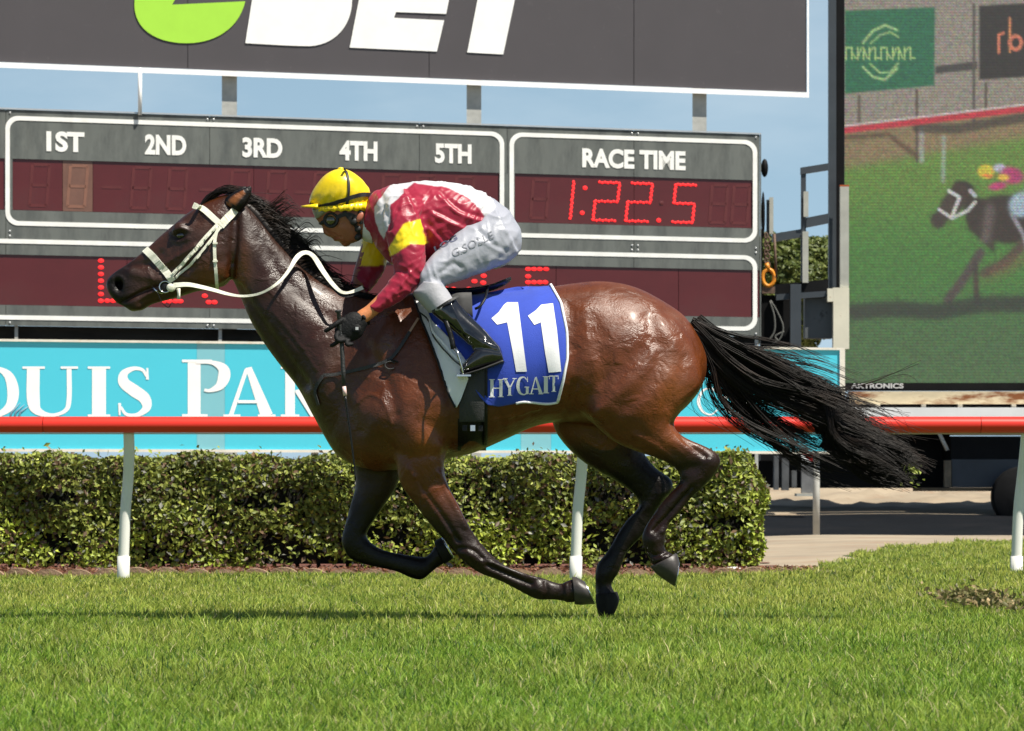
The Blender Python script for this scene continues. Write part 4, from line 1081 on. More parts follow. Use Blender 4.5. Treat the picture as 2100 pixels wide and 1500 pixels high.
hind_f = [(1135, 790, 1380, 850, .12, .14), (1132, 868, 1320, 895, .11, .14), (1162, 918, 1318, 918, .095, .14), (1208, 957, 1325, 935, .078, .14), (1259, 985, 1348, 962, .060, .14), (1297, 1012, 1374, 980, .050, .14), (1310, 1037, 1381, 1000, .047, .14), (1300, 1052, 1366, 1022, .042, .14), (1284, 1068, 1344, 1052, .034, .14), (1264, 1098, 1318, 1098, .030, .14), (1246, 1130, 1288, 1130, .031, .14), (1225, 1156, 1277, 1156, .037, .14), (1220, 1180, 1268, 1177, .040, .14), (1221, 1200, 1254, 1198, .030, .14), (1221, 1215, 1260, 1213, .036, .14), (1222, 1228, 1266, 1222, .042, .14)]
for q in (fore_n, fore_f, hind_n, hind_f): L.append(loft(q, 22))
def blob(px, py, Y, rx, ry, rz, ang=0):
    R = Matrix.Rotation(math.radians(-ang), 3, 'Y'); L.append(ellipsoid(H(px, py, Y), (rx, ry, rz), 20, 14, R))
for sg in (-1, 1):
    blob(800, 850, .14 * sg, .13, .11, .16, 25)       # shoulder / triceps
    blob(770, 740, .12 * sg, .10, .09, .22, -22)      # shoulder blade
    blob(720, 870, .07 * sg, .09, .09, .13, 0)        # breast
    blob(1260, 800, .15 * sg, .17, .14, .16, 20)      # thigh
    blob(1350, 730, .12 * sg, .16, .13, .22, 30)      # buttock
    blob(438, 545, .045 * sg, .085, .045, .085, 0)    # cheek
    blob(240, 583, .030 * sg, .030, .022, .038, 20)   # nostril
    blob(372, 472, .062 * sg, .040, .026, .034, -35)  # brow
blob(276, 628, 0, .032, .038, .022, 20)               # chin
HV, HQ = remesh(L, .0068)
hx, hy = to_px(np.stack([HV[:, 0], -np.abs(HV[:, 1]), HV[:, 2]], -1))
# softer where big forms merge, crisper on head and lower legs
wbody = smooth01(520, 600, hx) * (1 - smooth01(930, 985, hy))
wt = .35 + .45 * wbody
HV = lap(HV, HQ, wt, 34)
HV = lap(HV, HQ, np.clip(wbody, 0, 1) * .8, 14)
def sculpt(V, Q, ops, sides=True):
    for _ in range(1):
        N = normals(V, Q); side = np.clip(np.abs(N[:, 1]) * 1.6, 0, 1)
        px, py = to_px(np.stack([V[:, 0], -np.abs(V[:, 1]), V[:, 2]], -1))
        A = np.zeros(len(V))
        for op in ops:
            if op[0] == 'b':
                _, cx, cy, rx, ry, ang, amp = op; c, s = math.cos(math.radians(ang)), math.sin(math.radians(ang))
                u = ((px - cx) * c + (py - cy) * s) / rx; v = (-(px - cx) * s + (py - cy) * c) / ry
                A += 1.45 * amp * np.exp(-(u * u + v * v)) * side
            else:
                _, pts, w, amp = op[:4]
                A += (1.5 + .6 * (py > 960)) * amp * np.exp(-(segd(px, py, [tuple(p) for p in spline(pts, 14)]) / w) ** 2) * side
        V = V + N * (A[:, None] * .001)
    return V
near_only = lambda V: V[:, 1] < 0
OPS = [
 ('l', [(760, 610), (712, 700), (690, 790), (735, 880)], 16, -9), ('l', [(878, 650), (905, 760), (925, 850), (918, 930)], 15, -10),
 ('b', 835, 840, 62, 60, 0, 17), ('b', 760, 880, 42, 50, 0, 8), ('l', [(745, 700), (790, 770), (815, 850)], 12, -6), ('l', [(780, 900), (830, 935), (890, 930)], 12, -7),
 ('b', 860, 905, 34, 34, 0, 9), ('b', 902, 915, 14, 18, 0, 7), ('b', 800, 720, 40, 60, -20, 7),
 ('l', [(488, 590), (520, 640), (565, 705), (625, 790)], 11, -10), ('b', 600, 640, 40, 70, -45, 7), ('l', [(530, 490), (590, 580), (680, 660)], 14, -4), ('b', 505, 505, 26, 30, 0, 6),
 ('b', 440, 535, 42, 46, 0, 7), ('l', [(484, 445), (482, 500), (474, 560)], 8, -10), ('l', [(330, 548), (362, 528), (400, 505)], 5, 5), ('l', [(312, 545), (345, 552), (392, 548)], 9, -5),
 ('b', 405, 452, 12, 10, 0, -5), ('b', 372, 478, 20, 15, -30, 4), ('b', 371, 483, 8.5, 6.5, -25, -11), ('l', [(352, 488), (365, 496), (388, 490)], 3.5, 3.5), ('l', [(352, 478), (368, 468), (390, 474)], 3.5, 4.5),
 ('l', [(270, 560), (300, 568), (330, 575)], 10, 5), ('l', [(262, 545), (300, 540), (330, 520)], 7, -5), ('b', 300, 590, 20, 16, 0, 4),
 ('b', 241, 583, 9.5, 13, -20, -30), ('l', [(228, 572), (240, 566), (253, 575), (252, 592)], 3.4, 6), ('l', [(248, 622), (268, 612), (290, 600), (322, 588)], 3.0, -11), ('l', [(258, 628), (290, 612), (318, 598)], 4.5, 3),
 ('b', 280, 630, 14, 8, 0, 6),
 ('b', 1172, 700, 24, 62, 0, -15), ('l', [(1180, 790), (1172, 830), (1165, 860)], 9, -9), ('b', 1200, 632, 30, 22, 20, 5), ('l', [(1215, 650), (1238, 740), (1240, 800)], 16, -4),
 ('b', 1232, 845, 30, 24, 30, 10), ('l', [(1372, 640), (1400, 700), (1398, 770), (1370, 830)], 15, -5), ('l', [(1330, 650), (1355, 720), (1330, 790), (1250, 860)], 15, -5), ('l', [(1345, 720), (1300, 775), (1225, 845)], 12, 4),
 ('b', 1290, 690, 44, 46, 0, 6), ('b', 1300, 800, 36, 40, 30, 6), ('l', [(1380, 870), (1412, 908), (1446, 935)], 6, -8), ('l', [(1300, 890), (1350, 920), (1390, 950)], 7, 5), ('b', 1424, 960, 16, 11, -30, -5), ('b', 1452, 945, 14, 12, 0, 4), ('b', 1405, 975, 12, 10, 0, 5),
 ('l', [(1420, 1000), (1370, 1058), (1340, 1088)], 4.5, -6), ('l', [(1436, 1005), (1390, 1055), (1358, 1092)], 4.5, 4), ('b', 1340, 1108, 13, 13, 0, 4), ('l', [(1325, 1133), (1345, 1140), (1368, 1130)], 4, -4),
 ('l', [(855, 985), (900, 1050), (940, 1110)], 5, -6), ('l', [(838, 960), (885, 1030), (925, 1095)], 6, 4), ('l', [(900, 970), (928, 1030), (955, 1080)], 6, 4), ('b', 962, 1140, 14, 12, 30, 4), ('l', [(940, 1125), (968, 1128), (990, 1145)], 4, -4),
 ('l', [(1000, 1160), (1050, 1182), (1090, 1198)], 4, -6), ('l', [(1010, 1155), (1060, 1175), (1100, 1188)], 3.5, 4), ('b', 1102, 1208, 12, 14, 0, 4), ('l', [(1118, 1195), (1122, 1212), (1118, 1228)], 4, -4), ('l', [(1160, 1192), (1163, 1235)], 4, 3),
 ('l', [(1020, 840), (1032, 880)], 8, -3), ('l', [(1052, 835), (1062, 875)], 8, -3), ('l', [(1085, 830), (1095, 865)], 8, -3),
 ('l', [(730, 830), (760, 810), (790, 830), (805, 870)], 3.2, 3), ('l', [(850, 975), (862, 1010), (870, 1060)], 3, 3), ('l', [(1010, 862), (1060, 852), (1110, 836)], 3, 3), ('l', [(1340, 690), (1310, 740), (1262, 800)], 3.2, 1.3),
 ('l', [(345, 570), (372, 566), (402, 575)], 3, 2.5), ('l', [(322, 560), (350, 545)], 3, 2.5), ('l', [(560, 640), (610, 700), (650, 760)], 3, 2.5), ('l', [(300, 552), (315, 575)], 3, 2),
]
HV = sculpt(HV, HQ, OPS)
HV = lap(HV, HQ, .4, 2)
horse_surf = Surf(HV, HQ)
# coat colours: bay with black points; shade painted into the far legs
hx, hy = to_px(np.stack([HV[:, 0], -np.abs(HV[:, 1]), HV[:, 2]], -1))
bay = np.array([.118, .0285, .0050]); dark = np.array([.0165, .0062, .0036]); blk = np.array([.0036, .0025, .0020]); tan = np.array([.22, .066, .011])
C = np.tile(bay, (len(HV), 1))
def mixc(C, c, m): return C * (1 - m[:, None]) + c * m[:, None]
nearm = (HV[:, 1] < .04)
C = mixc(C, dark, .85 * smooth01(760, 600, hx) * smooth01(430, 480, hx))          # darker neck
C = mixc(C, dark, .5 * smooth01(900, 690, hx) * (1 - smooth01(900, 950, hy)))
C = mixc(C, dark, .55 * smooth01(470, 380, hx))                                    # face
C = mixc(C, tan, .5 * np.exp(-((hx - 497) / 16) ** 2 - ((hy - 560) / 60) ** 2)); C = mixc(C, tan, .35 * np.exp(-((hx - 435) / 40) ** 2 - ((hy - 570) / 26) ** 2))
C = mixc(C, tan, .45 * np.exp(-((hx - 1380) / 40) ** 2 - ((hy - 800) / 60) ** 2)); C = mixc(C, tan, .4 * np.exp(-((hx - 880) / 30) ** 2 - ((hy - 900) / 70) ** 2)); C = mixc(C, tan, .3 * np.exp(-((hx - 1380) / 30) ** 2 - ((hy - 900) / 20) ** 2))
C = mixc(C, blk * 1.5, .9 * smooth01(300, 245, hx))                                # muzzle
C = mixc(C, blk * 1.3, .8 * np.exp(-((hx - 371) / 20) ** 2 - ((hy - 483) / 17) ** 2) * (hx < 420))
C = mixc(C, blk * .25, np.clip(1.6 * np.exp(-((hx - 241) / 9) ** 2 - ((hy - 583) / 12) ** 2), 0, 1) * (hx < 262))
leg = smooth01(0, 1, (hy - (1010 + .0 * hx)) / 95) * (hx < 1120) + 0
legc = np.where(hx < 1120, smooth01(985, 1085, hy), smooth01(905, 965, hy + (hx - 1300) * .22 - 15))
C = mixc(C, blk * 1.4, .93 * np.clip(legc, 0, 1))
far = (HV[:, 1] > .05) & (hy > 880); C = mixc(C, blk * 1.1, far * smooth01(880, 930, hy) * .85)  # far legs blackened for the body's shadow on them, over the coat colour
C *= rng.uniform(.92, 1.08, len(HV))[:, None]
M_horse = mat('bay_coat', (0, 0, 0), .385, attr=True, spec=.48, var=.26, vs=6, bump=.26, bs=170, rvar=.14, stretch=(.6, 1, 1))
pb_ = M_horse.node_tree.nodes['Principled BSDF']; pb_.inputs['Coat Weight'].default_value = .07; pb_.inputs['Coat Roughness'].default_value = .2
pb_.inputs['Sheen Weight'].default_value = .0; pb_.inputs['Sheen Roughness'].default_value = .4; pb_.inputs['Sheen Tint'].default_value = (1, .8, .65, 1)
at_ = [n for n in M_horse.node_tree.nodes if n.type == 'ATTRIBUTE'][0]; sr_ = M_horse.node_tree.nodes.new('ShaderNodeSeparateColor')
mr_ = M_horse.node_tree.nodes.new('ShaderNodeMapRange'); mr_.inputs[1].default_value = .004; mr_.inputs[2].default_value = .04; mr_.inputs[3].default_value = .24; mr_.inputs[4].default_value = .5
M_horse.node_tree.links.new(at_.outputs['Color'], sr_.inputs[0]); M_horse.node_tree.links.new(sr_.outputs[0], mr_.inputs[0]); M_horse.node_tree.links.new(mr_.outputs[0], pb_.inputs['Specular IOR Level'])
# coarser muscle / wet hair relief on top of the fine one
N_, L_ = M_horse.node_tree.nodes, M_horse.node_tree.links
b0 = [n for n in N_ if n.type == 'BUMP'][0]; tc0 = [n for n in N_ if n.type == 'TEX_COORD'][0]
n2 = N_.new('ShaderNodeTexNoise'); n2.inputs['Scale'].default_value = 11; n2.inputs['Detail'].default_value = 5; n2.inputs['Distortion'].default_value = .5
L_.new(tc0.outputs['Object'], n2.inputs['Vector']); b2 = N_.new('ShaderNodeBump'); b2.inputs['Strength'].default_value = .42; b2.inputs['Distance'].default_value = .02
L_.new(n2.outputs['Fac'], b2.inputs['Height']); L_.new(b2.outputs[0], b0.inputs['Normal'])
# raised veins and damp hair ridges
wv_ = N_.new('ShaderNodeVectorMath'); wv_.operation = 'MULTIPLY_ADD'; wv_.inputs[1].default_value = (.16, .16, .16)
L_.new(n2.outputs['Color'], wv_.inputs[0]); L_.new(tc0.outputs['Object'], wv_.inputs[2])
vo_ = N_.new('ShaderNodeTexVoronoi'); vo_.feature = 'DISTANCE_TO_EDGE'; vo_.inputs['Scale'].default_value = 6.5; L_.new(wv_.outputs[0], vo_.inputs['Vector'])
vm_ = N_.new('ShaderNodeMapRange'); vm_.interpolation_type = 'SMOOTHSTEP'; vm_.inputs[1].default_value = 0; vm_.inputs[2].default_value = .20; vm_.inputs[3].default_value = 1; vm_.inputs[4].default_value = 0
L_.new(vo_.outputs['Distance'], vm_.inputs[0]); b3 = N_.new('ShaderNodeBump'); b3.inputs['Strength'].default_value = .25; b3.inputs['Distance'].default_value = .008
L_.new(vm_.outputs[0], b3.inputs['Height']); L_.new(b3.outputs[0], b2.inputs['Normal'])
horse = thing('race_horse', 'galloping bay race horse in a white bridle and blue number 11 cloth', 'horse', (H(1240, 1275, .14)[0], .14, 0))
mk('body', HV, HQ, M_horse, horse, cols=C)
# eyes
M_eye = mat('dark_eye', (.006, .004, .003), .06, coat=1, spec=.7)
for sgn in (-1, 1):
    p, nn = horse_surf.hit(371, 483); V, Fs = ellipsoid((p.x, sgn * (abs(p.y) - .006), p.z), (.021, .016, .018), 18, 12); mk('eye', V, Fs, M_eye, horse)
# nostril linings
# ears
def ear(pts, Y0, Y1, mt=M_horse):
    a = loft(pts, 14); return a
for (yc, nm) in ((-.055, 'ear'), (.06, 'ear')):
    o_ = 0 if yc < 0 else -10
    V, Fs = loft([(462 + o_, 418, 490 + o_, 436, .022, yc), (462 + o_, 408, 500 + o_, 428, .028, yc), (472 + o_, 399, 508 + o_, 415, .026, yc * 1.05), (488 + o_, 391, 514 + o_, 403, .018, yc * 1.1), (503 + o_, 385, 516 + o_, 392, .009, yc * 1.12), (512 + o_, 382, 516 + o_, 385, .003, yc * 1.15)], 16)
    ex_, ey_ = to_px(V); ce = np.where((segd(ex_, ey_, [(470 + o_, 418), (496 + o_, 397)]) < 6)[:, None], tan * .9, blk * 1.6)
    mk(nm, V, Fs, M_horse, horse, cols=ce)
# hooves
M_hoof = mat('hoof_horn', s2l(56, 51, 48), .45, var=.25, vs=20, bump=.2, bs=30, stretch=(1, 1, 1)); M_shoe = mat('racing_shoe', (.75, .75, .74), .25, metal=1)
for sts in ([(1179, 1240, 1173, 1183, .049, -.14), (1192, 1241, 1182, 1184, .055, -.14), (1206, 1240, 1190, 1188, .056, -.14), (1220, 1239, 1197, 1192, .052, -.14)],
            [(1333, 1163, 1386, 1135, .048, -.14), (1347, 1178, 1389, 1138, .054, -.14), (1366, 1192, 1391, 1144, .055, -.14), (1383, 1203, 1393, 1152, .05, -.14)],
            [(912, 1158, 890, 1113, .045, .13), (919, 1153, 896, 1107, .05, .13), (929, 1146, 905, 1103, .05, .13)],
            [(1221, 1219, 1266, 1214, .045, .14), (1222, 1238, 1270, 1228, .05, .14), (1228, 1262, 1266, 1246, .05, .14), (1237, 1278, 1256, 1266, .045, .14)]):
    V, Fs = loft(sts, 20); ho = mk('hoof', V, Fs, M_hoof if sts[0][5] < 0 else mat('dark_hoof', (.012, .011, .010), .6, spec=.2, var=.3, vs=20), horse)
    a, b = sts[-2], sts[-1]; u = np.array([b[0] - a[0], b[1] - a[1], b[2] - a[2], b[3] - a[3]], float); u = u / max(np.linalg.norm(u[:2]), np.linalg.norm(u[2:]))
    l_ = np.array(b[:4], float); V, Fs = loft([(*(l_ + u * .2), b[4] * 1.03, b[5]), (*(l_ + u * 3.2), b[4] * 1.03, b[5])], 20); mk('shoe', V, Fs, M_shoe, ho)

# hair strands
M_hair = mat('black_hair', (.0075, .005, .0038), .45, spec=.25, var=.5, vs=5, stain=(.028, .014, .008), ss=7, sl=(.5, .75))
def strands(list_pts, r0, r1, name, parent, mt=M_hair):
    Vs, Fa = [], []; base = 0
    for P in list_pts:
        P = np.asarray(P); m = len(P); T = np.gradient(P, axis=0); T /= np.linalg.norm(T, axis=1)[:, None] + 1e-9
        S = np.cross(T, np.array([0.2, 1, .1])); S /= np.linalg.norm(S, axis=1)[:, None] + 1e-9; U = np.cross(T, S)
        r = np.linspace(r0, r1, m)[:, None] * random.uniform(.7, 1.3)
        ring = np.stack([P + S * r, P - S * r * .5 + U * r * .87, P - S * r * .5 - U * r * .87], 1); Vs.append(ring.reshape(-1, 3))
        i = np.arange(m - 1)[:, None] * 3 + base
        for k in range(3):
            k2 = (k + 1) % 3; Fa.append(np.concatenate([i + k, i + k2, i + 3 + k2, i + 3 + k], 1))
        base += m * 3
    o = mk(name, np.concatenate(Vs), np.concatenate(Fa), mt, parent); return o
def lock(pts, n, spread0, spread1, wig=.0, m=16, ysp=.03, curl=0):
    """a lock of n hairs around a guide path of (px, py, Y)"""
    out = []; G = spline(pts, m)
    for _ in range(n):
        a, b = rng.normal(0, 1, 2); ph = rng.random() * 6.28; k = rng.uniform(.82, 1.06)
        u = np.linspace(0, 1, m); g2 = np.stack([np.interp(u * k, u, G[:, j]) if k <= 1 else np.interp(u * k, np.append(u, 1.1), np.append(G[:, j], G[-1, j] + (G[-1, j] - G[-2, j]) * 1.5)) for j in range(3)], -1)
        sp_ = spread0 + (spread1 - spread0) * u ** 1.3
        t = np.gradient(g2[:, :2], axis=0); t /= np.linalg.norm(t, axis=1)[:, None] + 1e-9
        px = g2[:, 0] - t[:, 1] * a * sp_ + curl * np.sin(u * 9 + ph) * u; py = g2[:, 1] + t[:, 0] * a * sp_ + wig * np.sin(u * 7 + ph) * u
        out.append([H(px[i], py[i], g2[i, 2] + b * ysp * (0.2 + u[i])) for i in range(m)])
    return out
T_ = []
def bundles(gd, nb, nh, s0, s1, w0, w1, wig, ysp):
    global T_
    G = np.array(gd, float)
    for _ in range(nb):
        o_ = rng.normal(0, 1); oy = rng.normal(0, 1); ln = rng.uniform(.75, 1.12); P = []; ph = rng.random() * 6.28
        for i in range(len(G)):
            u = i / (len(G) - 1); t = G[min(i + 1, len(G) - 1)] - G[max(i - 1, 0)]; t = t / np.linalg.norm(t)
            sp_ = s0 + (s1 - s0) * u; w_ = wig * u * math.sin(ph + u * 7)
            P.append((G[0, 0] + (G[i, 0] - G[0, 0]) * ln - t[1] * (o_ * sp_ + w_), G[0, 1] + (G[i, 1] - G[0, 1]) * ln + t[0] * (o_ * sp_ + w_), oy * ysp * (.3 + u)))
        T_ += lock(P, int(nh * 2), w0, w1 * rng.uniform(.5, 1.4), rng.uniform(1, 5), ysp=.008)
bundles([(1416, 664), (1446, 700), (1490, 745), (1560, 790), (1640, 820), (1720, 860), (1780, 905)], 44, 16, 9, 27, 3, 6, 16, .04)
bundles([(1418, 660), (1470, 690), (1540, 728), (1600, 752), (1660, 780), (1720, 810)], 20, 13, 6, 14, 2, 4, 8, .04)
bundles([(1416, 662), (1460, 684), (1520, 710), (1580, 722), (1650, 735), (1725, 765)], 6, 7, 5, 12, 2, 3, 6, .03)
bundles([(1425, 680), (1465, 735), (1500, 800), (1560, 870), (1640, 925), (1720, 950)], 10, 12, 7, 15, 2, 4, 8, .04)
bundles([(1425, 690), (1455, 750), (1470, 810), (1520, 860), (1600, 905), (1690, 945)], 6, 9, 6, 12, 2, 3, 8, .04)
bundles([(1600, 790), (1680, 798), (1712, 850), (1730, 900), (1790, 940), (1850, 965)], 24, 13, 14, 22, 3, 5, 10, .05)
bundles([(1680, 850), (1740, 890), (1810, 920), (1880, 950)], 20, 9, 16, 24, 2, 5, 8, .05)
bundles([(1690, 900), (1740, 935), (1790, 965), (1860, 985)], 14, 8, 18, 22, 2, 5, 8, .05)
for _ in range(70):
    a = rng.uniform(0, 1); p = (1440 + a * 40, 730 + a * 30); q = (1455 + a * 150 + rng.normal(0, 25), 830 + a * 70 + rng.normal(0, 15))
    T_ += lock([(1424, 690, 0), (*p, 0), ((p[0] + q[0]) / 2 - 12, (p[1] + q[1]) / 2 + 6, 0), (*q, 0), (q[0] + 70, q[1] + 45, 0)], 1, 1, 2, 5, ysp=.02)
for _ in range(40):
    a = rng.uniform(0, 1)
    T_ += lock([(1640 + 40 * a, 770 + 60 * a, 0), (1720, 800 + 50 * a, 0), (1780 + rng.normal(0, 20), 825 + 50 * a, 0), (1850 + rng.normal(0, 40), 870 + 40 * a + rng.normal(0, 20), 0)], 1, 1, 2, 8, ysp=.02)
T_ += lock([(1660, 800, 0), (1760, 790, 0), (1830, 768, 0), (1880, 745, 0)], 4, 2, 4, 3); T_ += lock([(1650, 810, 0), (1770, 790, 0), (1860, 765, 0), (1890, 785, 0)], 3, 2, 4, 3)
tail = strands(T_, .0017, .0007, 'tail', horse)
V, Fs = loft([(1405, 655, 1420, 690, .035, 0), (1425, 668, 1440, 710, .032, 0), (1450, 682, 1458, 730, .028, 0), (1480, 700, 1478, 755, .022, 0), (1510, 725, 1500, 770, .012, 0)], 14); mk('tail_dock', V, Fs, M_hair, horse)
# mane
Mn = []
crest = spline([(485, 402, 0), (522, 436, 0), (556, 474, 0), (592, 512, 0), (640, 560, 0), (700, 596, 0), (760, 610, 0)], 60)
for i in range(60):
    cx_, cy_, _z = crest[i]; t = i / 59
    for _ in range(24):
        ln = rng.uniform(40, 84) * (1.15 - .2 * t); ang = rng.normal(0, .22)
        up_ = rng.uniform(4, 20) * (1 - .5 * t); Yb = rng.uniform(-.02, .045)
        P = [(cx_ + rng.normal(0, 4), cy_ + 8, Yb), (cx_ + ln * .32, cy_ - up_ * .45 + ln * .05, Yb + .01), (cx_ + ln * .7, cy_ + ln * (.25 + ang * .5), Yb + .03), (cx_ + ln * .98, cy_ + ln * (.6 + ang), Yb + .04)]
        Mn += lock(P, 1, 1, 2, 1.2, m=9, ysp=.01)
for bx_, by_, ln in ((520, 428, 56), (530, 436, 50), (540, 445, 54), (552, 460, 50), (575, 486, 48), (598, 505, 44)):
    for _ in range(14):
        q_ = rng.normal(0, 5); Mn += lock([(bx_ - 12, by_ + 8, .02), (bx_ + ln * .4, by_ + 4 + q_, .02), (bx_ + ln * .85, by_ - 10 + q_ * 1.5, .02), (bx_ + ln * 1.15, by_ - 16 + q_ * 2.2, .02), (bx_ + ln * 1.35, by_ - 6 + q_ * 2.6, .02)], 1, 1, 3, 1.5, m=14, ysp=.015)
for _ in range(130):   # forelock blown back over the poll
    s0 = rng.uniform(-10, 10); Yb = rng.uniform(-.03, .03)
    Mn += lock([(415 + s0, 424 - s0 * .6, Yb), (440 + s0, 398, Yb), (470 + rng.normal(0, 6), 384 + rng.uniform(0, 9), Yb), (500 + rng.normal(0, 8), 392 + rng.uniform(-2, 14), Yb)], 1, 1, 3, 2, m=10, ysp=.01)
strands(Mn, .0023, .0009, 'mane', horse)
# solid crest under the hair
V, Fs = loft([(478, 399, 492, 430, .018, 0), (522, 424, 520, 455, .018, .0), (556, 464, 552, 492, .016, 0), (592, 504, 588, 530, .014, 0), (640, 552, 640, 580, .014, 0), (700, 590, 700, 612, .012, 0)], 12); mk('mane_roots', V, Fs, M_hair, horse)

# ------------------------------------------------------------------ bridle
M_web = mat('white_webbing', s2l(232, 230, 212), .5, var=.08, vs=30, bump=.3, bs=300, stain=s2l(196, 190, 160), ss=12, sl=(.55, .75))
M_blkL = mat('black_leather', (.007, .007, .007), .4, spec=.3, var=.3, vs=12, bump=.3, bs=120)
M_steel = mat('bit_steel', (.7, .7, .7), .2, metal=1)
bri = thing('white_bridle', 'white webbing race bridle on the bay horse\'s head', 'bridle', H(355, 575, -.08))
HS = horse_surf
strap(HS, [(396, 421), (418, 431), (440, 450), (458, 466)], .026, .004, M_web, 'browband', bri)
strap(HS, [(299, 513), (315, 528), (335, 551), (355, 577)], .031, .004, M_web, 'noseband', bri)
strap(HS, [(481, 431), (466, 448), (452, 464)], .034, .005, M_web, 'headpiece', bri, n=16)
strap(HS, [(447, 461), (420, 490), (393, 522), (372, 545), (354, 566)], .016, .006, M_web, 'cheekpiece', bri)
strap(HS, [(451, 468), (432, 494), (406, 526), (382, 552), (361, 569)], .011, .006, M_web, 'cheekpiece', bri)
strap(HS, [(447, 467), (441, 490), (440, 520), (443, 560), (445, 590)], .014, .006, M_web, 'throatlash', bri)
for x, y in ((440, 472), (424, 489), (414, 503), (397, 520), (384, 534), (372, 547), (360, 559), (441, 500), (441, 536), (430, 500), (408, 527)):
    p, nn = HS.hit(x, y, off=.012); V, Fs = box(p.x - .010, p.x + .010, p.y - .003, p.y + .003, p.z - .004, p.z + .004)
    R = Matrix.Rotation(math.radians(-48 if x not in (441,) else 0), 3, 'Y'); c_ = Vector(V.mean(0)); V = np.array([tuple(R @ (Vector(v) - c_) + c_) for v in V]); mk('keeper', V, Fs, M_web, bri, smooth=False)
bp, _n = HS.hit(339, 587, off=.012)
V, Fs = tube([(bp.x + .024 * math.cos(a), bp.y, bp.z + .024 * math.sin(a)) for a in np.linspace(0, 2 * math.pi, 20, endpoint=False)], .0032, 6, closed=True); mk('bit_ring', V, Fs, M_steel, bri)
V, Fs = ellipsoid((bp.x, bp.y + .004, bp.z), (.019, .006, .021), 14, 8); mk('rubber_guard', V, Fs, M_blkL, bri)
V, Fs = tube([(bp.x, bp.y, bp.z), (bp.x - .02, bp.y + .03, bp.z - .005)], .004, 6); mk('bit', V, Fs, M_steel, bri)
strap(HS, [(313, 592), (322, 598), (334, 601)], .005, .006, M_steel, 'bit_arm', bri, n=10)
p1 = HS.hit(352, 588, off=.014)[0]
V, Fs = ellipsoid((p1.x, p1.y, p1.z), (.020, .007, .018), 14, 8); mk('rein_tab', V, Fs, M_web, bri)
V, Fs = tube([H(366, 592, -.085), H(367, 606, -.08), H(366, 614, -.08)], [.008, .006, .008], 8); mk('buckle_tab', V, Fs, M_web, bri)
V, Fs = tube([tuple(q) for q in spline([H(322, 598, -.07), H(332, 620, -.07), H(345, 631, -.07), H(352, 620, -.07)], 12)], .002, 5); mk('curb_string', V, Fs, M_blkL, bri)
# reins
def yfor(x):
    return float(np.interp(x, [340, 400, 450, 500, 560, 600, 620, 640, 660, 700, 744], [-.095, -.115, -.125, -.135, -.16, -.12, -.06, -.055, -.11, -.17, -.13]))
rp = spline([(356, 586), (382, 584), (402, 587), (440, 596), (468, 604), (500, 608), (537, 601), (572, 579), (594, 553), (606, 532), (620, 519), (634, 519), (646, 530), (662, 556), (682, 583), (702, 601), (722, 599), (744, 590)], 90)
Pr = []
for x, y in rp:
    h, nn = HS.hit(x, y); yy = yfor(x)
    if nn is not None: yy = min(yy, h.y - .012)
    Pr.append(Vector(H(x, y, yy)))
for _ in range(3): Pr = [Pr[0]] + [(Pr[i - 1] + Pr[i] * 2 + Pr[i + 1]) / 4 for i in range(1, len(Pr) - 1)] + [Pr[-1]]
wr = np.interp(np.linspace(0, 1, 90), [0, .2, .3, .42, .55, .62, .68, .74, .85, .93, 1], [.022, .016, .010, .010, .015, .021, .018, .022, .018, .011, .017])
Nr_ = [Vector((.0, -1, .25 + .3 * math.sin(i * .12))) for i in range(90)]
ribbon(Pr, Nr_, list(wr), M_web, 'rein', bri)
Pd = [p + Vector((0, .004, -.014)) for p in Pr[66:88]]
ribbon(Pd, Nr_[66:88], .012, M_blkL, 'rein_edge', bri)

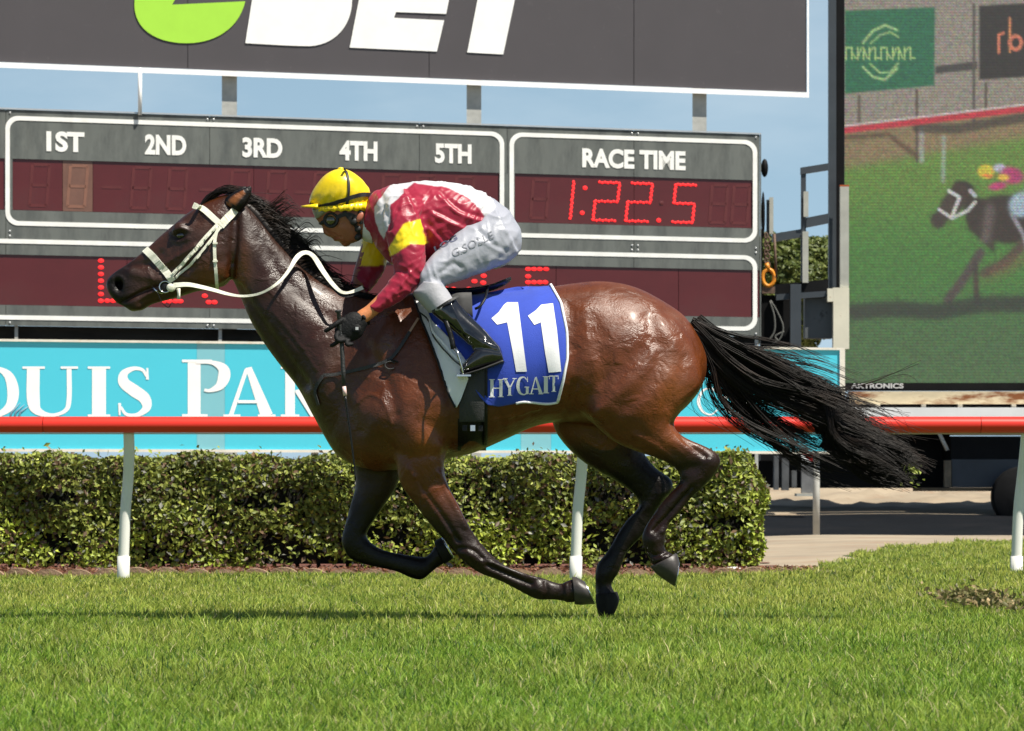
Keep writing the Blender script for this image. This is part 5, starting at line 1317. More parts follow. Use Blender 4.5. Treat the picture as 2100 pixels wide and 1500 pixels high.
# ------------------------------------------------------------------ saddle cloth, saddle, girth, breast strap
M_blue = mat('royal_blue_cloth', s2l(34, 66, 176), .75, var=.1, vs=8, bump=.25, bs=260, sheen=.2)
M_clothw = mat('white_cloth', (.82, .82, .84), .8, var=.05, vs=8, bump=.2, bs=260)
M_blkw = mat('dark_webbing', (.035, .035, .037), .7, var=.2, vs=10, bump=.4, bs=200)
M_pad = mat('dark_grey_pad', (.055, .053, .052), .75, var=.2, vs=20)
tack = thing('saddle_cloth', 'royal blue number 11 saddle cloth with white piping on the bay horse', 'saddle cloth', H(1050, 700, -.3))
def drape(topf, botf, x_of, ns, nt, off, wav=.004, seed=0, far=True, thick=.003):
    """s along the length, t down the side; mirrored over the back"""
    G = np.zeros((nt, ns, 3))
    for i in range(ns):
        s_ = i / (ns - 1); prev = None
        for j in range(nt):
            t_ = j / (nt - 1); x, y = x_of(s_, t_)
            h, nn = HS.hit(x, y, off=off)
            if nn is None:
                h = None
            if h is not None:
                h = Vector(h); w_ = wav * t_ * (math.sin(s_ * 11 + seed + t_ * 2) + .6 * math.sin(s_ * 23 + t_ * 5 + seed * 2) + .7 * math.sin(t_ * 9 + s_ * 6))
                h.y -= abs(wav) * t_ + w_
            G[j, i] = h if h is not None else (np.nan,) * 3
    # fill rows that missed the back
    for i in range(ns):
        ok = [j for j in range(nt) if not np.isnan(G[j, i, 0])]
        for j in range(nt):
            if np.isnan(G[j, i, 0]):
                k = min(ok, key=lambda q: abs(q - j)) if ok else None
                if k is not None:
                    x, y = x_of(i / (ns - 1), j / (nt - 1)); G[j, i] = H(x, y, G[k, i, 1]); G[j, i, 1] = G[k, i, 1] * (.5 if j < k else 1)
    # never sink into the horse
    sm = G.copy()
    for _ in range(2): sm[1:-1, 1:-1] = (sm[1:-1, 1:-1] * 2 + sm[:-2, 1:-1] + sm[2:, 1:-1] + sm[1:-1, :-2] + sm[1:-1, 2:]) / 6
    sm[..., 1] = np.minimum(sm[..., 1], G[..., 1] + .003)
    G = sm
    Gf = G[::-1].copy() * np.array([1, -1, 1])          # far side, bottom row first
    A = np.concatenate([Gf, G], 0) if far else G
    return A
def gridmesh(A):
    nt, ns = A.shape[:2]; idx = np.arange(nt * ns).reshape(nt, ns)
    Fq = np.stack([idx[:-1, :-1], idx[1:, :-1], idx[1:, 1:], idx[:-1, 1:]], -1).reshape(-1, 4)
    return A.reshape(-1, 3), [list(map(int, f)) for f in Fq]
def xo_blue(s_, t_):
    t = t_; left = np.array([(855 + 0, 612), (858, 645), (905, 700), (950, 760), (985, 815), (999, 829)], float)
    right = np.array([(1128, 586), (1150, 625), (1160, 680), (1162, 735), (1154, 780), (1143, 820)], float)
    k = np.linspace(0, 1, 6); a = np.array([np.interp(t, k, left[:, j]) for j in (0, 1)]); b = np.array([np.interp(t, k, right[:, j]) for j in (0, 1)])
    p = a * (1 - s_) + b * s_
    if t < .25:     # follow the back line between the corners
        top = np.interp(p[0], [850, 900, 965, 1010, 1060, 1128], [606, 606, 606, 597, 587, 586]); p[1] += (top - (a[1] * (1 - s_) + b[1] * s_)) * (1 - t / .25) if t == 0 else (np.interp(p[0], [850, 900, 965, 1010, 1060, 1128], [606, 606, 606, 597, 587, 586]) - (612 * (1 - s_) + 586 * s_)) * (1 - t / .25)
    return p[0], p[1] + (3 * math.sin(s_ * 9) * t)
A = drape(None, None, xo_blue, 46, 40, .014, .0045, 1.3)
V, Fs = gridmesh(A); CV, CF = V.copy(), Fs
mk('cloth', *slab(V, Fs, (0, 1, 0), .0035), M_blue, tack)
cloth_surf = Surf(np.concatenate([V]), np.array(Fs))
nt_ = A.shape[0]
edge_pts = [tuple(A[j, -1]) for j in range(nt_)]
V, Fs = tube([tuple(np.array(p) + (0, -.001, 0)) for p in edge_pts[nt_ // 2 - 2:]], .0065, 6); mk('piping', V, Fs, M_clothw, tack)
V, Fs = tube([tuple(A[-1, i]) for i in range(18, A.shape[1])], .0065, 6); mk('piping', V, Fs, M_clothw, tack)
def on_cloth(loops, mt, name, off=.0025, cell=11, surf=None, parent=tack):
    sf = surf or cloth_surf
    def P3(x, y):
        h, nn = sf.hit(x, -y); 
        if nn is None: h = Vector(H(x, -y, -.3))
        return tuple(h + Vector((0, -off, 0)))
    V, Fs = fill_poly([[(x, -y) for x, y in lp] for lp in loops], P3, cell); return mk(name, V, Fs, mt, parent)
z3 = lambda pts: [(600 + x / 3.408, 560 + y / 3.408) for x, y in pts]
on_cloth([z3([(1390, 318), (1440, 275), (1478, 222), (1500, 205), (1575, 205), (1600, 400), (1637, 690), (1563, 692), (1540, 560), (1500, 345), (1430, 362)])], M_clothw, 'number_one')
on_cloth([z3([(1645, 300), (1700, 262), (1738, 222), (1820, 212), (1848, 400), (1878, 690), (1790, 698), (1765, 560), (1735, 345), (1690, 364)])], M_clothw, 'number_one')
def cloth_letter(ch, x0, y0, x1, y1, wd, sk=(0, 0)):
    sx = (x1 - x0) / wd; sy = y1 - y0
    def P3(x, y, k):
        h, nn = cloth_surf.hit(x, y)
        if nn is None: h = Vector(H(x, y, -.3))
        return tuple(h + Vector((0, -.0025 - k, 0)))
    V, Fs = stroke_glyph(SER[ch], sx, sy, x0, y1, P3, dz=.0004); mk('letter', V, Fs, M_clothw, tack, smooth=False)
for ch, x0, x1, y0, y1, wd in (('H', 1003, 1033, 778, 815, .77), ('Y', 1033, 1060, 776, 812, .84), ('G', 1059, 1086, 772, 811, .78), ('A', 1086, 1114, 773, 809, .8), ('I', 1113, 1126, 772, 807, .34), ('T', 1126, 1146, 770, 804, .66)):
    cloth_letter(ch, x0, y0, x1, y1, wd)
# white front flap of the cloth
def xo_white(s_, t_):
    left = np.array([(849, 612), (862, 660), (893, 736), (912, 780), (924, 806), (938, 834)], float)
    right = np.array([(862, 612), (890, 660), (930, 705), (960, 745), (962, 780), (941, 834)], float)
    k = np.linspace(0, 1, 6); a = np.array([np.interp(t_, k, left[:, j]) for j in (0, 1)]); b = np.array([np.interp(t_, k, right[:, j]) for j in (0, 1)])
    p = a * (1 - s_) + b * s_; return p[0], p[1]
Aw = drape(None, None, xo_white, 14, 40, .022, .002, 0.4); V, Fs = gridmesh(Aw); mk('white_flap', *slab(V, Fs, (0, 1, 0), .003), M_clothw, tack)
V, Fs = tube([tuple(Aw[j, 0]) for j in range(40, 80)], .005, 6); mk('black_binding', V, Fs, M_blkL, tack)
strap(HS, [(862, 650), (885, 672), (908, 700), (935, 735), (955, 748)], .010, .034, M_clothw, 'piping', tack)
strap(HS, [(858, 650), (880, 672), (903, 702), (930, 738), (950, 755)], .006, .034, M_blkw, 'strap', tack)
# saddle
sad = thing('race_saddle', 'small black race saddle under the rider with grey girth and stirrup', 'saddle', H(970, 600, 0))
V, Fs = loft([(860, 592, 862, 612, .13, 0), (900, 590, 900, 607, .15, 0), (950, 592, 950, 608, .15, 0), (1000, 586, 1002, 598, .13, 0), (1030, 575, 1034, 586, .09, 0), (1047, 568, 1049, 574, .04, 0)], 24); mk('seat', V, Fs, M_blkL, sad)
V, Fs = loft([(926, 603, 926, 640, .04, -.20), (945, 600, 948, 655, .045, -.205), (967, 600, 970, 652, .03, -.205)], 14, ex=4); mk('pad', V, Fs, M_pad, sad)
V, Fs = tube([tuple(q) for q in spline([H(1000, 590, -.13), H(995, 612, -.24), H(985, 628, -.27), H(974, 634, -.27)], 14)], .006, 6); mk('strap', V, Fs, M_blkL, sad)
H2 = HS
def band(xl, y0, y1, off, mt, name, w, parent=sad):
    n = 30; V = []
    for j in range(n):
        y = y0 + (y1 - y0) * j / (n - 1); xc = xl(y)
        for dx in (-w / 2, w / 2):
            h, nn = HS.hit(xc + dx, y)
            if nn is None: h = Vector(V[-2]) + Vector((0, .04, (V[-2][2] - V[-4][2]) if len(V) > 4 else -.01)); 
            V.append((h.x, h.y - off, h.z))
    Fs = [[2 * j, 2 * j + 1, 2 * j + 3, 2 * j + 2] for j in range(n - 1)]
    return mk(name, *slab(V, Fs, (0, 1, 0), .004), mt, parent)
gx = lambda y: np.interp(y, [740, 930], [968, 968])
band(gx, 745, 866, .022, M_blkw, 'girth', 52)
band(gx, 860, 925, .016, M_blkL, 'girth_end', 58)
for x in (953, 968, 983):
    p, nn = HS.hit(x, 872, off=.024); V, Fs = box(p.x - .01, p.x + .01, p.y - .004, p.y + .002, p.z - .012, p.z + .012); mk('buckle', V, Fs, M_steel if x == 968 else M_blkL, sad, smooth=False)
band(lambda y: 996, 700, 915, .020, M_blkL, 'girth_edge', 8)
# breast strap
brs = thing('breast_strap', 'thin dark leather breast strap with a ring across the horse\'s shoulder', 'strap', H(780, 745, -.25))
strap(HS, [(664, 770), (690, 768), (716, 763), (745, 756), (775, 748), (800, 738), (815, 722), (830, 700), (841, 682)], .014, .006, M_blkw, 'strap', brs, n=60, dflt=-.12)
strap(HS, [(841, 682), (850, 668), (858, 655)], .010, .006, mat('tan_strap', s2l(176, 140, 118), .6), 'upper_strap', brs, n=12)
strap(HS, [(664, 770), (648, 800), (655, 830)], .014, .006, M_blkw, 'strap', brs, n=20)
p, nn = HS.hit(802, 751, off=.012); V, Fs = tube([(p.x + .022 * math.cos(a), p.y, p.z + .016 * math.sin(a)) for a in np.linspace(0.5, 5.6, 16)], .003, 6); mk('ring', V, Fs, M_steel if False else M_blkw, brs)
V, Fs = tube([tuple(HS.hit(x, y, off=.014)[0]) for x, y in ((796, 742), (806, 741), (817, 745))], .004, 6); mk('strap_end', V, Fs, M_blkL, brs)

# ------------------------------------------------------------------ the rider
M_skin = mat('tanned_skin', s2l(170, 104, 72), .45, attr=False, var=.12, vs=14, bump=.15, bs=120)
M_satin = mat('racing_satin', (0, 0, 0), .40, attr=True, spec=.4, var=.06, vs=9, bump=.2, bs=26, sheen=.1)
M_pants = mat('white_breeches', s2l(158, 160, 170), .42, var=.05, vs=8, bump=.3, bs=22)
M_boot = mat('patent_boot', (.008, .008, .009), .12, coat=.8, bump=.12, bs=14, spec=.6)
M_glove = mat('black_glove', (.006, .006, .0065), .65, spec=.25, var=.3, vs=20, bump=.4, bs=120)
M_cap = mat('yellow_satin_cap', s2l(238, 205, 20), .30, var=.05, vs=8, bump=.2, bs=30, spec=.55)
M_bk = mat('black_elastic', (.012, .012, .012), .6)
M_gog = mat('tinted_lens', s2l(70, 66, 34), .08, coat=1, spec=.7)
rider = thing('person', 'crouching jockey in maroon, white and yellow satin, white breeches and yellow cap', 'person', H(980, 600, 0))
# one continuous body: head, trunk, limbs (clothing lies over it)
B = []
B.append(loft([(640, 420, 757, 402, .060, 0), (641, 436, 763, 422, .074, 0), (650, 452, 765, 440, .076, 0), (659, 463, 762, 454, .070, 0), (668, 474, 757, 466, .064, 0), (677, 484, 750, 478, .056, 0), (688, 492, 744, 487, .048, 0), (700, 499, 738, 493, .038, 0), (710, 502, 728, 497, .024, 0)], 26))
B.append(loft([(660, 455, 690, 456, .017, 0), (661, 466, 690, 470, .019, 0), (664, 479, 690, 482, .022, 0), (674, 486, 690, 488, .014, 0)], 14))       # nose
B.append(loft([(678, 486, 700, 483, .024, 0), (681, 490, 704, 487, .027, 0), (687, 496, 706, 491, .023, 0)], 12))      # lips
B.append(ellipsoid(H(709, 497, 0), (.022, .024, .020), 14, 10))
B.append(loft([(735, 430, 745, 492, .055, 0), (765, 415, 770, 480, .06, 0), (800, 405, 800, 480, .07, 0)], 18))
B.append(loft([(790, 392, 785, 500, .10, 0), (830, 385, 810, 530, .16, 0), (880, 382, 870, 545, .17, 0), (930, 385, 920, 545, .16, 0), (990, 405, 975, 530, .15, 0), (1040, 445, 1015, 525, .15, 0), (1060, 480, 1035, 530, .10, 0)], 22))
def arm(s):
    return [loft([(800, 425, 855, 425, .05, .17 * s), (797, 490, 860, 490, .045, .24 * s), (822, 556, 860, 560, .040, .262 * s)], 14), loft([(824, 548, 862, 570, .04, .262 * s), (790, 588, 815, 610, .034, .285 * s), (755, 624, 773, 646, .028, .30 * s), (735, 638, 752, 662, .026, .31 * s), (722, 650, 738, 672, .024, .315 * s)], 14)]
def legb(s):
    return [loft([(1010, 450, 1050, 520, .08, .12 * s), (950, 485, 980, 550, .07, .18 * s), (880, 535, 895, 585, .055, .26 * s)], 14), loft([(862, 575, 900, 585, .05, .27 * s), (900, 650, 940, 625, .045, .30 * s), (970, 708, 1010, 695, .035, .335 * s), (985, 722, 1015, 715, .03, .34 * s)], 14)]
B += arm(-1) + legb(-1)[:1] + legb(1)[:1]
for s in (-1, 1): B.append(loft([(872, 575, 896, 588, .04, .268 * s), (905, 640, 930, 628, .034, .295 * s), (960, 693, 985, 684, .026, .322 * s), (985, 728, 1010, 724, .022, .338 * s), (965, 745, 975, 752, .02, .342 * s)], 14))
farm = [(775, 425, 845, 425, .06, .17), (748, 480, 800, 500, .055, .20), (733, 530, 780, 555, .05, .20), (722, 570, 758, 590, .042, .16), (722, 590, 748, 604, .03, .12)]
B.append(loft(farm, 14))
BV, BQ = remesh(B, .0038); BV = lap(BV, BQ, .45, 5)
bx, by = to_px(BV); m_ = bx < 770
N = normals(BV, BQ); A = np.zeros(len(BV)); sd_ = np.clip(np.abs(N[:, 1]) * 1.5, 0, 1)
for cx, cy, r, amp in ((676, 452, 9, -5), (702, 470, 9, 3.5), (697, 478, 6, -2), (694, 490, 4, 2), (729, 462, 10, -3), (724, 482, 10, 2)): A += amp * np.exp(-(((bx - cx) ** 2 + (by - cy) ** 2) / r ** 2)) * sd_
A += -2.5 * np.exp(-(segd(bx, by, [(683, 489.5), (694, 487.5), (701, 486)]) / 2.0) ** 2) * m_
A += -2.5 * np.exp(-(segd(bx, by, [(681, 479), (692, 483), (700, 489)]) / 2.5) ** 2) * m_ * sd_
BV = BV + N * (A * m_)[:, None] * .001
cs = np.tile(np.array(s2l(150, 92, 64)), (len(BV), 1)); lipm = np.exp(-(segd(bx, by, [(684, 489), (694, 488)]) / 2.6) ** 2)[:, None] * m_[:, None]
cs = cs * (1 - .5 * lipm) + np.array(s2l(140, 66, 58)) * .5 * lipm
cs[(bx < 800) & (by > 600)] = np.array(s2l(196, 124, 78))
M_skin = mat('skin', (0, 0, 0), .4, attr=True, var=.10, vs=30, bump=.2, bs=140)
mk('body', BV, BQ, M_skin, rider, cols=cs)
face_s = Surf(BV, BQ)
# ear
for s in (-1, 1):
    V, Fs = ellipsoid(H(738, 446, .072 * s), (.013, .008, .024), 12, 8, Matrix.Rotation(.5, 3, 'Y')); mk('ear', V, Fs, mat('ear_skin', s2l(168, 100, 76), .5), rider)
# helmet and cap
hl = [(632, 420, 764, 394, .090, 0), (636, 403, 764, 388, .102, 0), (646, 386, 758, 376, .104, 0), (660, 368, 748, 362, .095, 0), (676, 355, 734, 352, .076, 0), (690, 348, 720, 347, .045, 0), (700, 346, 708, 345.5, .015, 0)]
hl = [(646, 434, 754, 430, .080, 0), (638, 424, 760, 418, .094, 0), (634, 411, 762, 404, .103, 0), (639, 396, 758, 390, .106, 0), (651, 377, 746, 372, .100, 0), (665, 361, 730, 358, .078, 0), (681, 351, 716, 350, .045, 0), (693, 347.5, 705, 347.5, .012, 0)]
V, Fs = loft(hl, 34); V2, Q2 = remesh([(V, Fs)], .004)
ax, ay = to_px(V2); Nh = normals(V2, Q2)
fold = 2.0 * np.sin((ax - 700) * .30 + ay * .14) * np.exp(-(segd(ax, ay, [(640, 412), (700, 406), (755, 392)]) / 13) ** 2) + 1.2 * np.sin(ax * .55 + ay * .2) * np.exp(-(segd(ax, ay, [(655, 424), (750, 412)]) / 7) ** 2)
V2 = V2 + Nh * (fold * .001)[:, None]; V2 = lap(V2, Q2, .4, 3)
mk('cap', V2, Q2, M_cap, rider); cap_s = Surf(V2, Q2)
V, Fs = ellipsoid(H(699, 347, 0), (.015, .015, .008), 10, 6); mk('cap_button', V, Fs, M_cap, rider)
# peak
pv = []
for i in range(15):
    a = -math.pi / 2 + math.pi * i / 14
    for rr_, dz in ((0, 0), (.5, -.3), (1, 0)):
        x = 650 - (8 + 24 * rr_) * math.cos(a); y = 418 + 14 * rr_ * .55 - (rr_ ** 2) * 2 * 0 ; Yk = .085 * math.sin(a) * (1 + .05 * rr_)
        x = 652 - (10 + 25 * rr_) * math.cos(a) - 0; y = 421 + 4.5 * rr_ * math.cos(a) + 6 * (1 - math.cos(a)) * rr_
        pv.append(H(x, y, Yk))
Fp = [[i * 3 + k, (i + 1) * 3 + k, (i + 1) * 3 + k + 1, i * 3 + k + 1] for i in range(14) for k in range(2)]
mk('peak', *slab(pv, Fp, (0, 0, 1), .006), M_cap, rider)
# lower skirt of the satin cap
def skirt():
    V = []; n = 30
    for i in range(n):
        t = i / (n - 1); x = 648 + 103 * t; y0 = 423 - 9 * t; y1 = 434 - 2 * t + 1.5 * math.sin(i * 1.4)
        h0 = cap_s.hit(x, y0, off=.004, dflt=-.05)[0]; V += [tuple(h0), H(x, y1, h0.y - .004 + .003 * math.sin(i * 2.1))]
    return V, [[2 * i, 2 * i + 1, 2 * i + 3, 2 * i + 2] for i in range(n - 1)]
V, Fs = skirt(); mk('cap_skirt', *slab(V, Fs, (0, 1, 0), .004), M_cap, rider)
strap(cap_s, [(635, 419), (655, 423), (685, 417), (712, 408), (738, 400), (760, 400)], .017, .003, M_bk, 'cap_band', rider, dflt=-.03)
strap(cap_s, [(706, 347), (712, 360), (715, 380), (714, 400), (711, 418), (706, 430)], .010, .003, M_bk, 'cap_cord', rider)
V, Fs = loft([(640, 432, 690, 434, .076, 0), (644, 442, 676, 440, .070, 0), (648, 450, 662, 446, .05, 0)], 18); mk('helmet_rim', V, Fs, mat('grey_rim', s2l(140, 144, 126), .4), rider)
# goggles
for s in (-1, 1):
    c = np.array(H(679, 452, -.052)); c[1] *= (1 if s < 0 else -1)
    V, Fs = ellipsoid(c, (.027, .020, .026), 18, 12, Matrix.Rotation(.3 * s, 3, 'Z')); mk('goggle_lens', V, Fs, M_gog, rider)
    pts = [(c[0] + .028 * math.cos(a), c[1] - s * .0 + .012 * s + .010 * math.cos(a) * s, c[2] + .028 * math.sin(a)) for a in np.linspace(0, 6.283, 22, endpoint=False)]
    V, Fs = tube(pts, .007, 6, closed=True); mk('goggle_frame', V, Fs, M_bk, rider)
V, Fs = tube([H(664, 456, -.045), H(657, 458, 0), H(664, 456, .045)], [.010, .008, .010], 8); mk('goggle_bridge', V, Fs, M_bk, rider)
strap(face_s, [(690, 447), (705, 440), (722, 442), (735, 450), (742, 460)], .017, .004, M_bk, 'goggle_strap', rider, n=16)
strap(face_s, [(706, 434), (716, 448), (728, 462), (735, 478), (735, 490)], .015, .006, M_bk, 'chin_strap', rider, n=18)
for q in ((726, 455, .017), (734, 470, .015), (734, 486, .017), (739, 437, .012)):
    h = face_s.hit(q[0], q[1], dflt=-.06)[0]; V, Fs = ellipsoid((h.x, h.y - .004, h.z), (q[2], .010, q[2]), 12, 8); mk('strap_buckle', V, Fs, M_bk, rider)

# jersey
J = []
J.append(loft([(752, 412, 742, 487, .070, 0), (764, 394, 762, 496, .095, 0), (788, 384, 780, 522, .155, 0), (815, 377, 805, 545, .195, 0), (860, 371, 856, 562, .215, 0), (912, 372, 905, 562, .212, 0), (962, 383, 955, 548, .20, 0), (1000, 400, 984, 525, .185, 0), (1022, 418, 1000, 500, .168, 0)], 34, ex=2.2))
J.append(loft([(800, 400, 872, 410, .085, -.15), (786, 425, 872, 430, .085, -.18), (784, 456, 870, 458, .080, -.21), (790, 488, 874, 488, .073, -.232), (799, 518, 876, 512, .068, -.25), (806, 548, 876, 548, .062, -.262), (812, 570, 868, 580, .052, -.268)], 22))
J.append(loft([(812, 556, 872, 560, .055, -.262), (806, 562, 860, 584, .056, -.27), (790, 584, 842, 602, .052, -.282), (772, 606, 818, 622, .046, -.292), (757, 624, 790, 636, .038, -.30), (753, 628, 776, 646, .033, -.303)], 20))
J.append(loft([(778, 400, 850, 415, .08, .14), (758, 450, 820, 470, .075, .19), (741, 492, 802, 505, .07, .21), (733, 535, 792, 548, .062, .20), (722, 565, 768, 590, .05, .17), (716, 588, 748, 608, .04, .13)], 20))
JV, JQ = remesh(J, .0052); JV = lap(JV, JQ, .5, 10)
jx, jy = to_px(np.stack([JV[:, 0], JV[:, 1], JV[:, 2]], -1)); N = normals(JV, JQ)
def ridge(u, sharp=1.6): return (1 - np.abs(np.sin(u))) ** sharp
warp = 5 * np.sin(jx * .045 + 1) * np.sin(jy * .06) + 3 * np.sin(jx * .11 + jy * .07)
torso = smooth01(868, 890, jx)
A = np.zeros(len(JV))
A += torso * (4.2 * ridge((jx * .42 + jy * .9 + warp * 2.6) * .055) + 2.4 * ridge((jx * .2 - jy + warp * 3) * .10))             # long folds down the back
A += torso * 6.5 * np.exp(-((jx - 985) / 38) ** 2) * ridge((jx * .8 + jy * .5 + warp * 1.5) * .15)                              # gather at the waist
A += (1 - torso) * (3.0 * ridge((jx * .9 - jy * .35 + warp * 2.2) * .10) + 1.8 * ridge((jx * .3 + jy + warp * 2.5) * .13))
A += 5.0 * np.exp(-((jx - 835) / 40) ** 2 - ((jy - 575) / 34) ** 2) * ridge((jx * .55 - jy * .8 + warp) * .17)                    # bunched elbow
A += -8 * np.exp(-(segd(jx, jy, [(870, 440), (882, 500), (884, 560)]) / 8) ** 2)
A += -5 * np.exp(-(segd(jx, jy, [(778, 392), (790, 430), (800, 470)]) / 6) ** 2)
for q in ([(880, 470), (930, 520), (960, 530)], [(890, 440), (950, 470), (985, 480)], [(830, 390), (850, 430), (868, 470)], [(815, 440), (800, 480)], [(840, 560), (810, 600)], [(900, 400), (945, 440), (990, 455)]):
    A += 6 * np.exp(-(segd(jx, jy, [tuple(p) for p in spline(q, 8)]) / 5) ** 2) - 4 * np.exp(-(segd(jx, jy + 9, [tuple(p) for p in spline(q, 8)]) / 5) ** 2)
A += 2.2 * ridge((jx * .5 + jy * .75 + warp * 4) * .21 + 1.5 * np.sin(jy * .05)) * (.4 + .6 * np.sin(jx * .03 + jy * .05) ** 2)
A += .6 * np.sin(jx * .28 + 2.2 * np.sin(jy * .09 + jx * .03)) * np.sin(jy * .21 + 1.7 * np.sin(jx * .06))
JV = JV + N * ((A - 4) * .0011)[:, None]; JV = lap(JV, JQ, .35, 3)
mar = np.array(s2l(150, 28, 54)); wht = np.array([.60, .59, .61]); yel = np.array(s2l(240, 208, 20))
jc = np.tile(mar, (len(JV), 1))
isarm = (segd(jx, jy, [(828, 440), (830, 500), (838, 560)]) < 50) & (JV[:, 1] < -.17) & (jx < 878)
N = normals(JV, JQ)
backline = np.interp(jx, [760, 800, 850, 900, 950, 1000, 1020], [400, 385, 384, 380, 392, 418, 470])
mw = smooth01(-1.5, 1.5, np.interp(jx, [740, 818, 822, 850, 915, 960, 985, 1000, 1025], [300, 300, 392, 374, 384, 404, 430, 455, 520]) - jy) * (np.abs(JV[:, 1]) < 9)
jc = jc * (1 - mw[:, None]) + wht * mw[:, None]
epa = [(803, 376), (826, 374), (828, 396), (800, 420), (798, 450), (786, 492), (776, 475), (768, 450), (766, 425), (782, 400)]
def inpoly(px, py, poly):
    ins = np.zeros(px.shape, bool); n = len(poly)
    for i in range(n):
        (ax_, ay_), (bx_, by_) = poly[i], poly[(i + 1) % n]
        c = ((ay_ > py) != (by_ > py)) & (px < (bx_ - ax_) * (py - ay_) / (by_ - ay_ + 1e-9) + ax_); ins ^= c
    return ins
jc[inpoly(jx, jy, epa)] = wht
band_ = (JV[:, 1] < -.10) & inpoly(jx, jy, [(828, 458), (866, 449), (878, 502), (842, 500), (798, 528), (796, 508)]) ; jc[band_] = yel
band2 = (JV[:, 1] > .06) & (jx < 812) & (jy > 478) & (jy < 545); jc[band2] = yel
# soften the paint edges a touch
for _ in range(1):
    E = np.concatenate([JQ[:, [0, 1]], JQ[:, [1, 2]], JQ[:, [2, 3]], JQ[:, [3, 0]]]); E = np.concatenate([E, E[:, ::-1]])
    dg_ = np.bincount(E[:, 0], minlength=len(JV))[:, None]
    jc = jc * .5 + .5 * np.stack([np.bincount(E[:, 0], weights=jc[E[:, 1], k], minlength=len(JV)) for k in range(3)], -1) / np.maximum(dg_, 1)
mk('jersey', JV, JQ, M_satin, rider, cols=jc)
jersey_s = Surf(JV, JQ)
V, Fs = loft([(748, 440, 744, 492, .062, 0), (758, 415, 754, 497, .072, 0), (766, 405, 764, 500, .078, 0)], 20); mk('collar', V, Fs, mat('white_collar', (.7, .7, .68), .6), rider)
# breeches
Pn = []
Pn.append(loft([(985, 402, 965, 512, .165, 0), (1012, 408, 990, 535, .185, 0), (1042, 430, 1010, 552, .195, 0), (1062, 460, 1030, 548, .18, 0), (1071, 492, 1045, 536, .14, 0), (1070, 506, 1056, 526, .08, 0)], 30, ex=2.1))
for s in (-1, 1):
    Pn.append(loft([(1015, 425, 1064, 522, .10, .11 * s), (985, 448, 1034, 543, .095, .145 * s), (948, 470, 985, 562, .088, .18 * s), (915, 496, 945, 576, .080, .215 * s), (886, 522, 910, 587, .072, .245 * s), (866, 548, 888, 592, .062, .262 * s), (856, 566, 872, 592, .045, .27 * s)], 22))
    Pn.append(loft([(864, 566, 900, 572, .060, .262 * s), (856, 584, 912, 586, .064, .268 * s), (848, 603, 920, 603, .062, .276 * s), (868, 626, 930, 620, .055, .285 * s), (888, 645, 940, 632, .050, .292 * s)], 20))
PV, PQ = remesh(Pn, .0058); PV = lap(PV, PQ, .5, 9)
px_, py_ = to_px(PV); N = normals(PV, PQ); A = np.zeros(len(PV))
wv = 4 * np.sin(px_ * .05) * np.sin(py_ * .07) + 3 * np.sin(px_ * .1 - py_ * .08)
th = smooth01(0, 30, px_ - 890)
A += th * (4.2 * ridge((px_ * .35 + py_ * .9 + wv * 2) * .075) + 2.0 * ridge((px_ * .6 + py_ * .5 + wv * 3) * .14))
A += 5 * np.exp(-((px_ - 885) / 28) ** 2 - ((py_ - 565) / 26) ** 2) * ridge((px_ * .9 - py_ * .2 + wv) * .19)
A += -7 * np.exp(-(segd(px_, py_, [(905, 560), (930, 540), (945, 548)]) / 6) ** 2) + 4 * np.exp(-(segd(px_, py_, [(1000, 540), (1040, 505), (1060, 480)]) / 6) ** 2)
A += -5 * np.exp(-(segd(px_, py_, [(980, 470), (1010, 500), (1040, 515)]) / 5) ** 2)
PV = PV + N * ((A - 2) * .001)[:, None]; PV = lap(PV, PQ, .35, 2)
mk('breeches', PV, PQ, M_pants, rider); pant_s = Surf(PV, PQ)
# grey knee patches (lower-leg stretch panel)
V, Fs = loft([(862, 578, 908, 584, .0665, -.268), (853, 592, 915, 592, .0675, -.272), (847, 604, 922, 602, .0655, -.276), (866, 627, 932, 619, .058, -.285), (880, 642, 938, 630, .055, -.29)], 22); mk('knee_panel', V, Fs, mat('grey_stretch', s2l(160, 160, 166), .55, var=.05, vs=10, bump=.2, bs=60), rider)
# name on the thigh
V2, F2 = text2d('G.SOLLE', .0)
def on_thigh(u, w):
    x = 930 + u * 84; y = 528 - 40 * u - (w * 15); x += w * -5
    h, nn = pant_s.hit(x, y, dflt=-.25); return (h.x, h.y - .003, h.z)
V2s = []
cu = [(u, w) for u, w in V2]
mk('name_print', [on_thigh(u, w) for u, w in cu], F2, mat('print_grey', s2l(128, 130, 138), .6), rider, smooth=False)
V2, F2 = text2d('LOGO'[:3], .03)
mk('name_print', [(lambda h: (h.x, h.y - .003, h.z))(pant_s.hit(893 + u * 46 - w * 4, 517 - 26 * u - w * 10, dflt=-.25)[0]) for u, w in V2], F2, mat('print_navy', s2l(94, 98, 120), .6), rider, smooth=False)
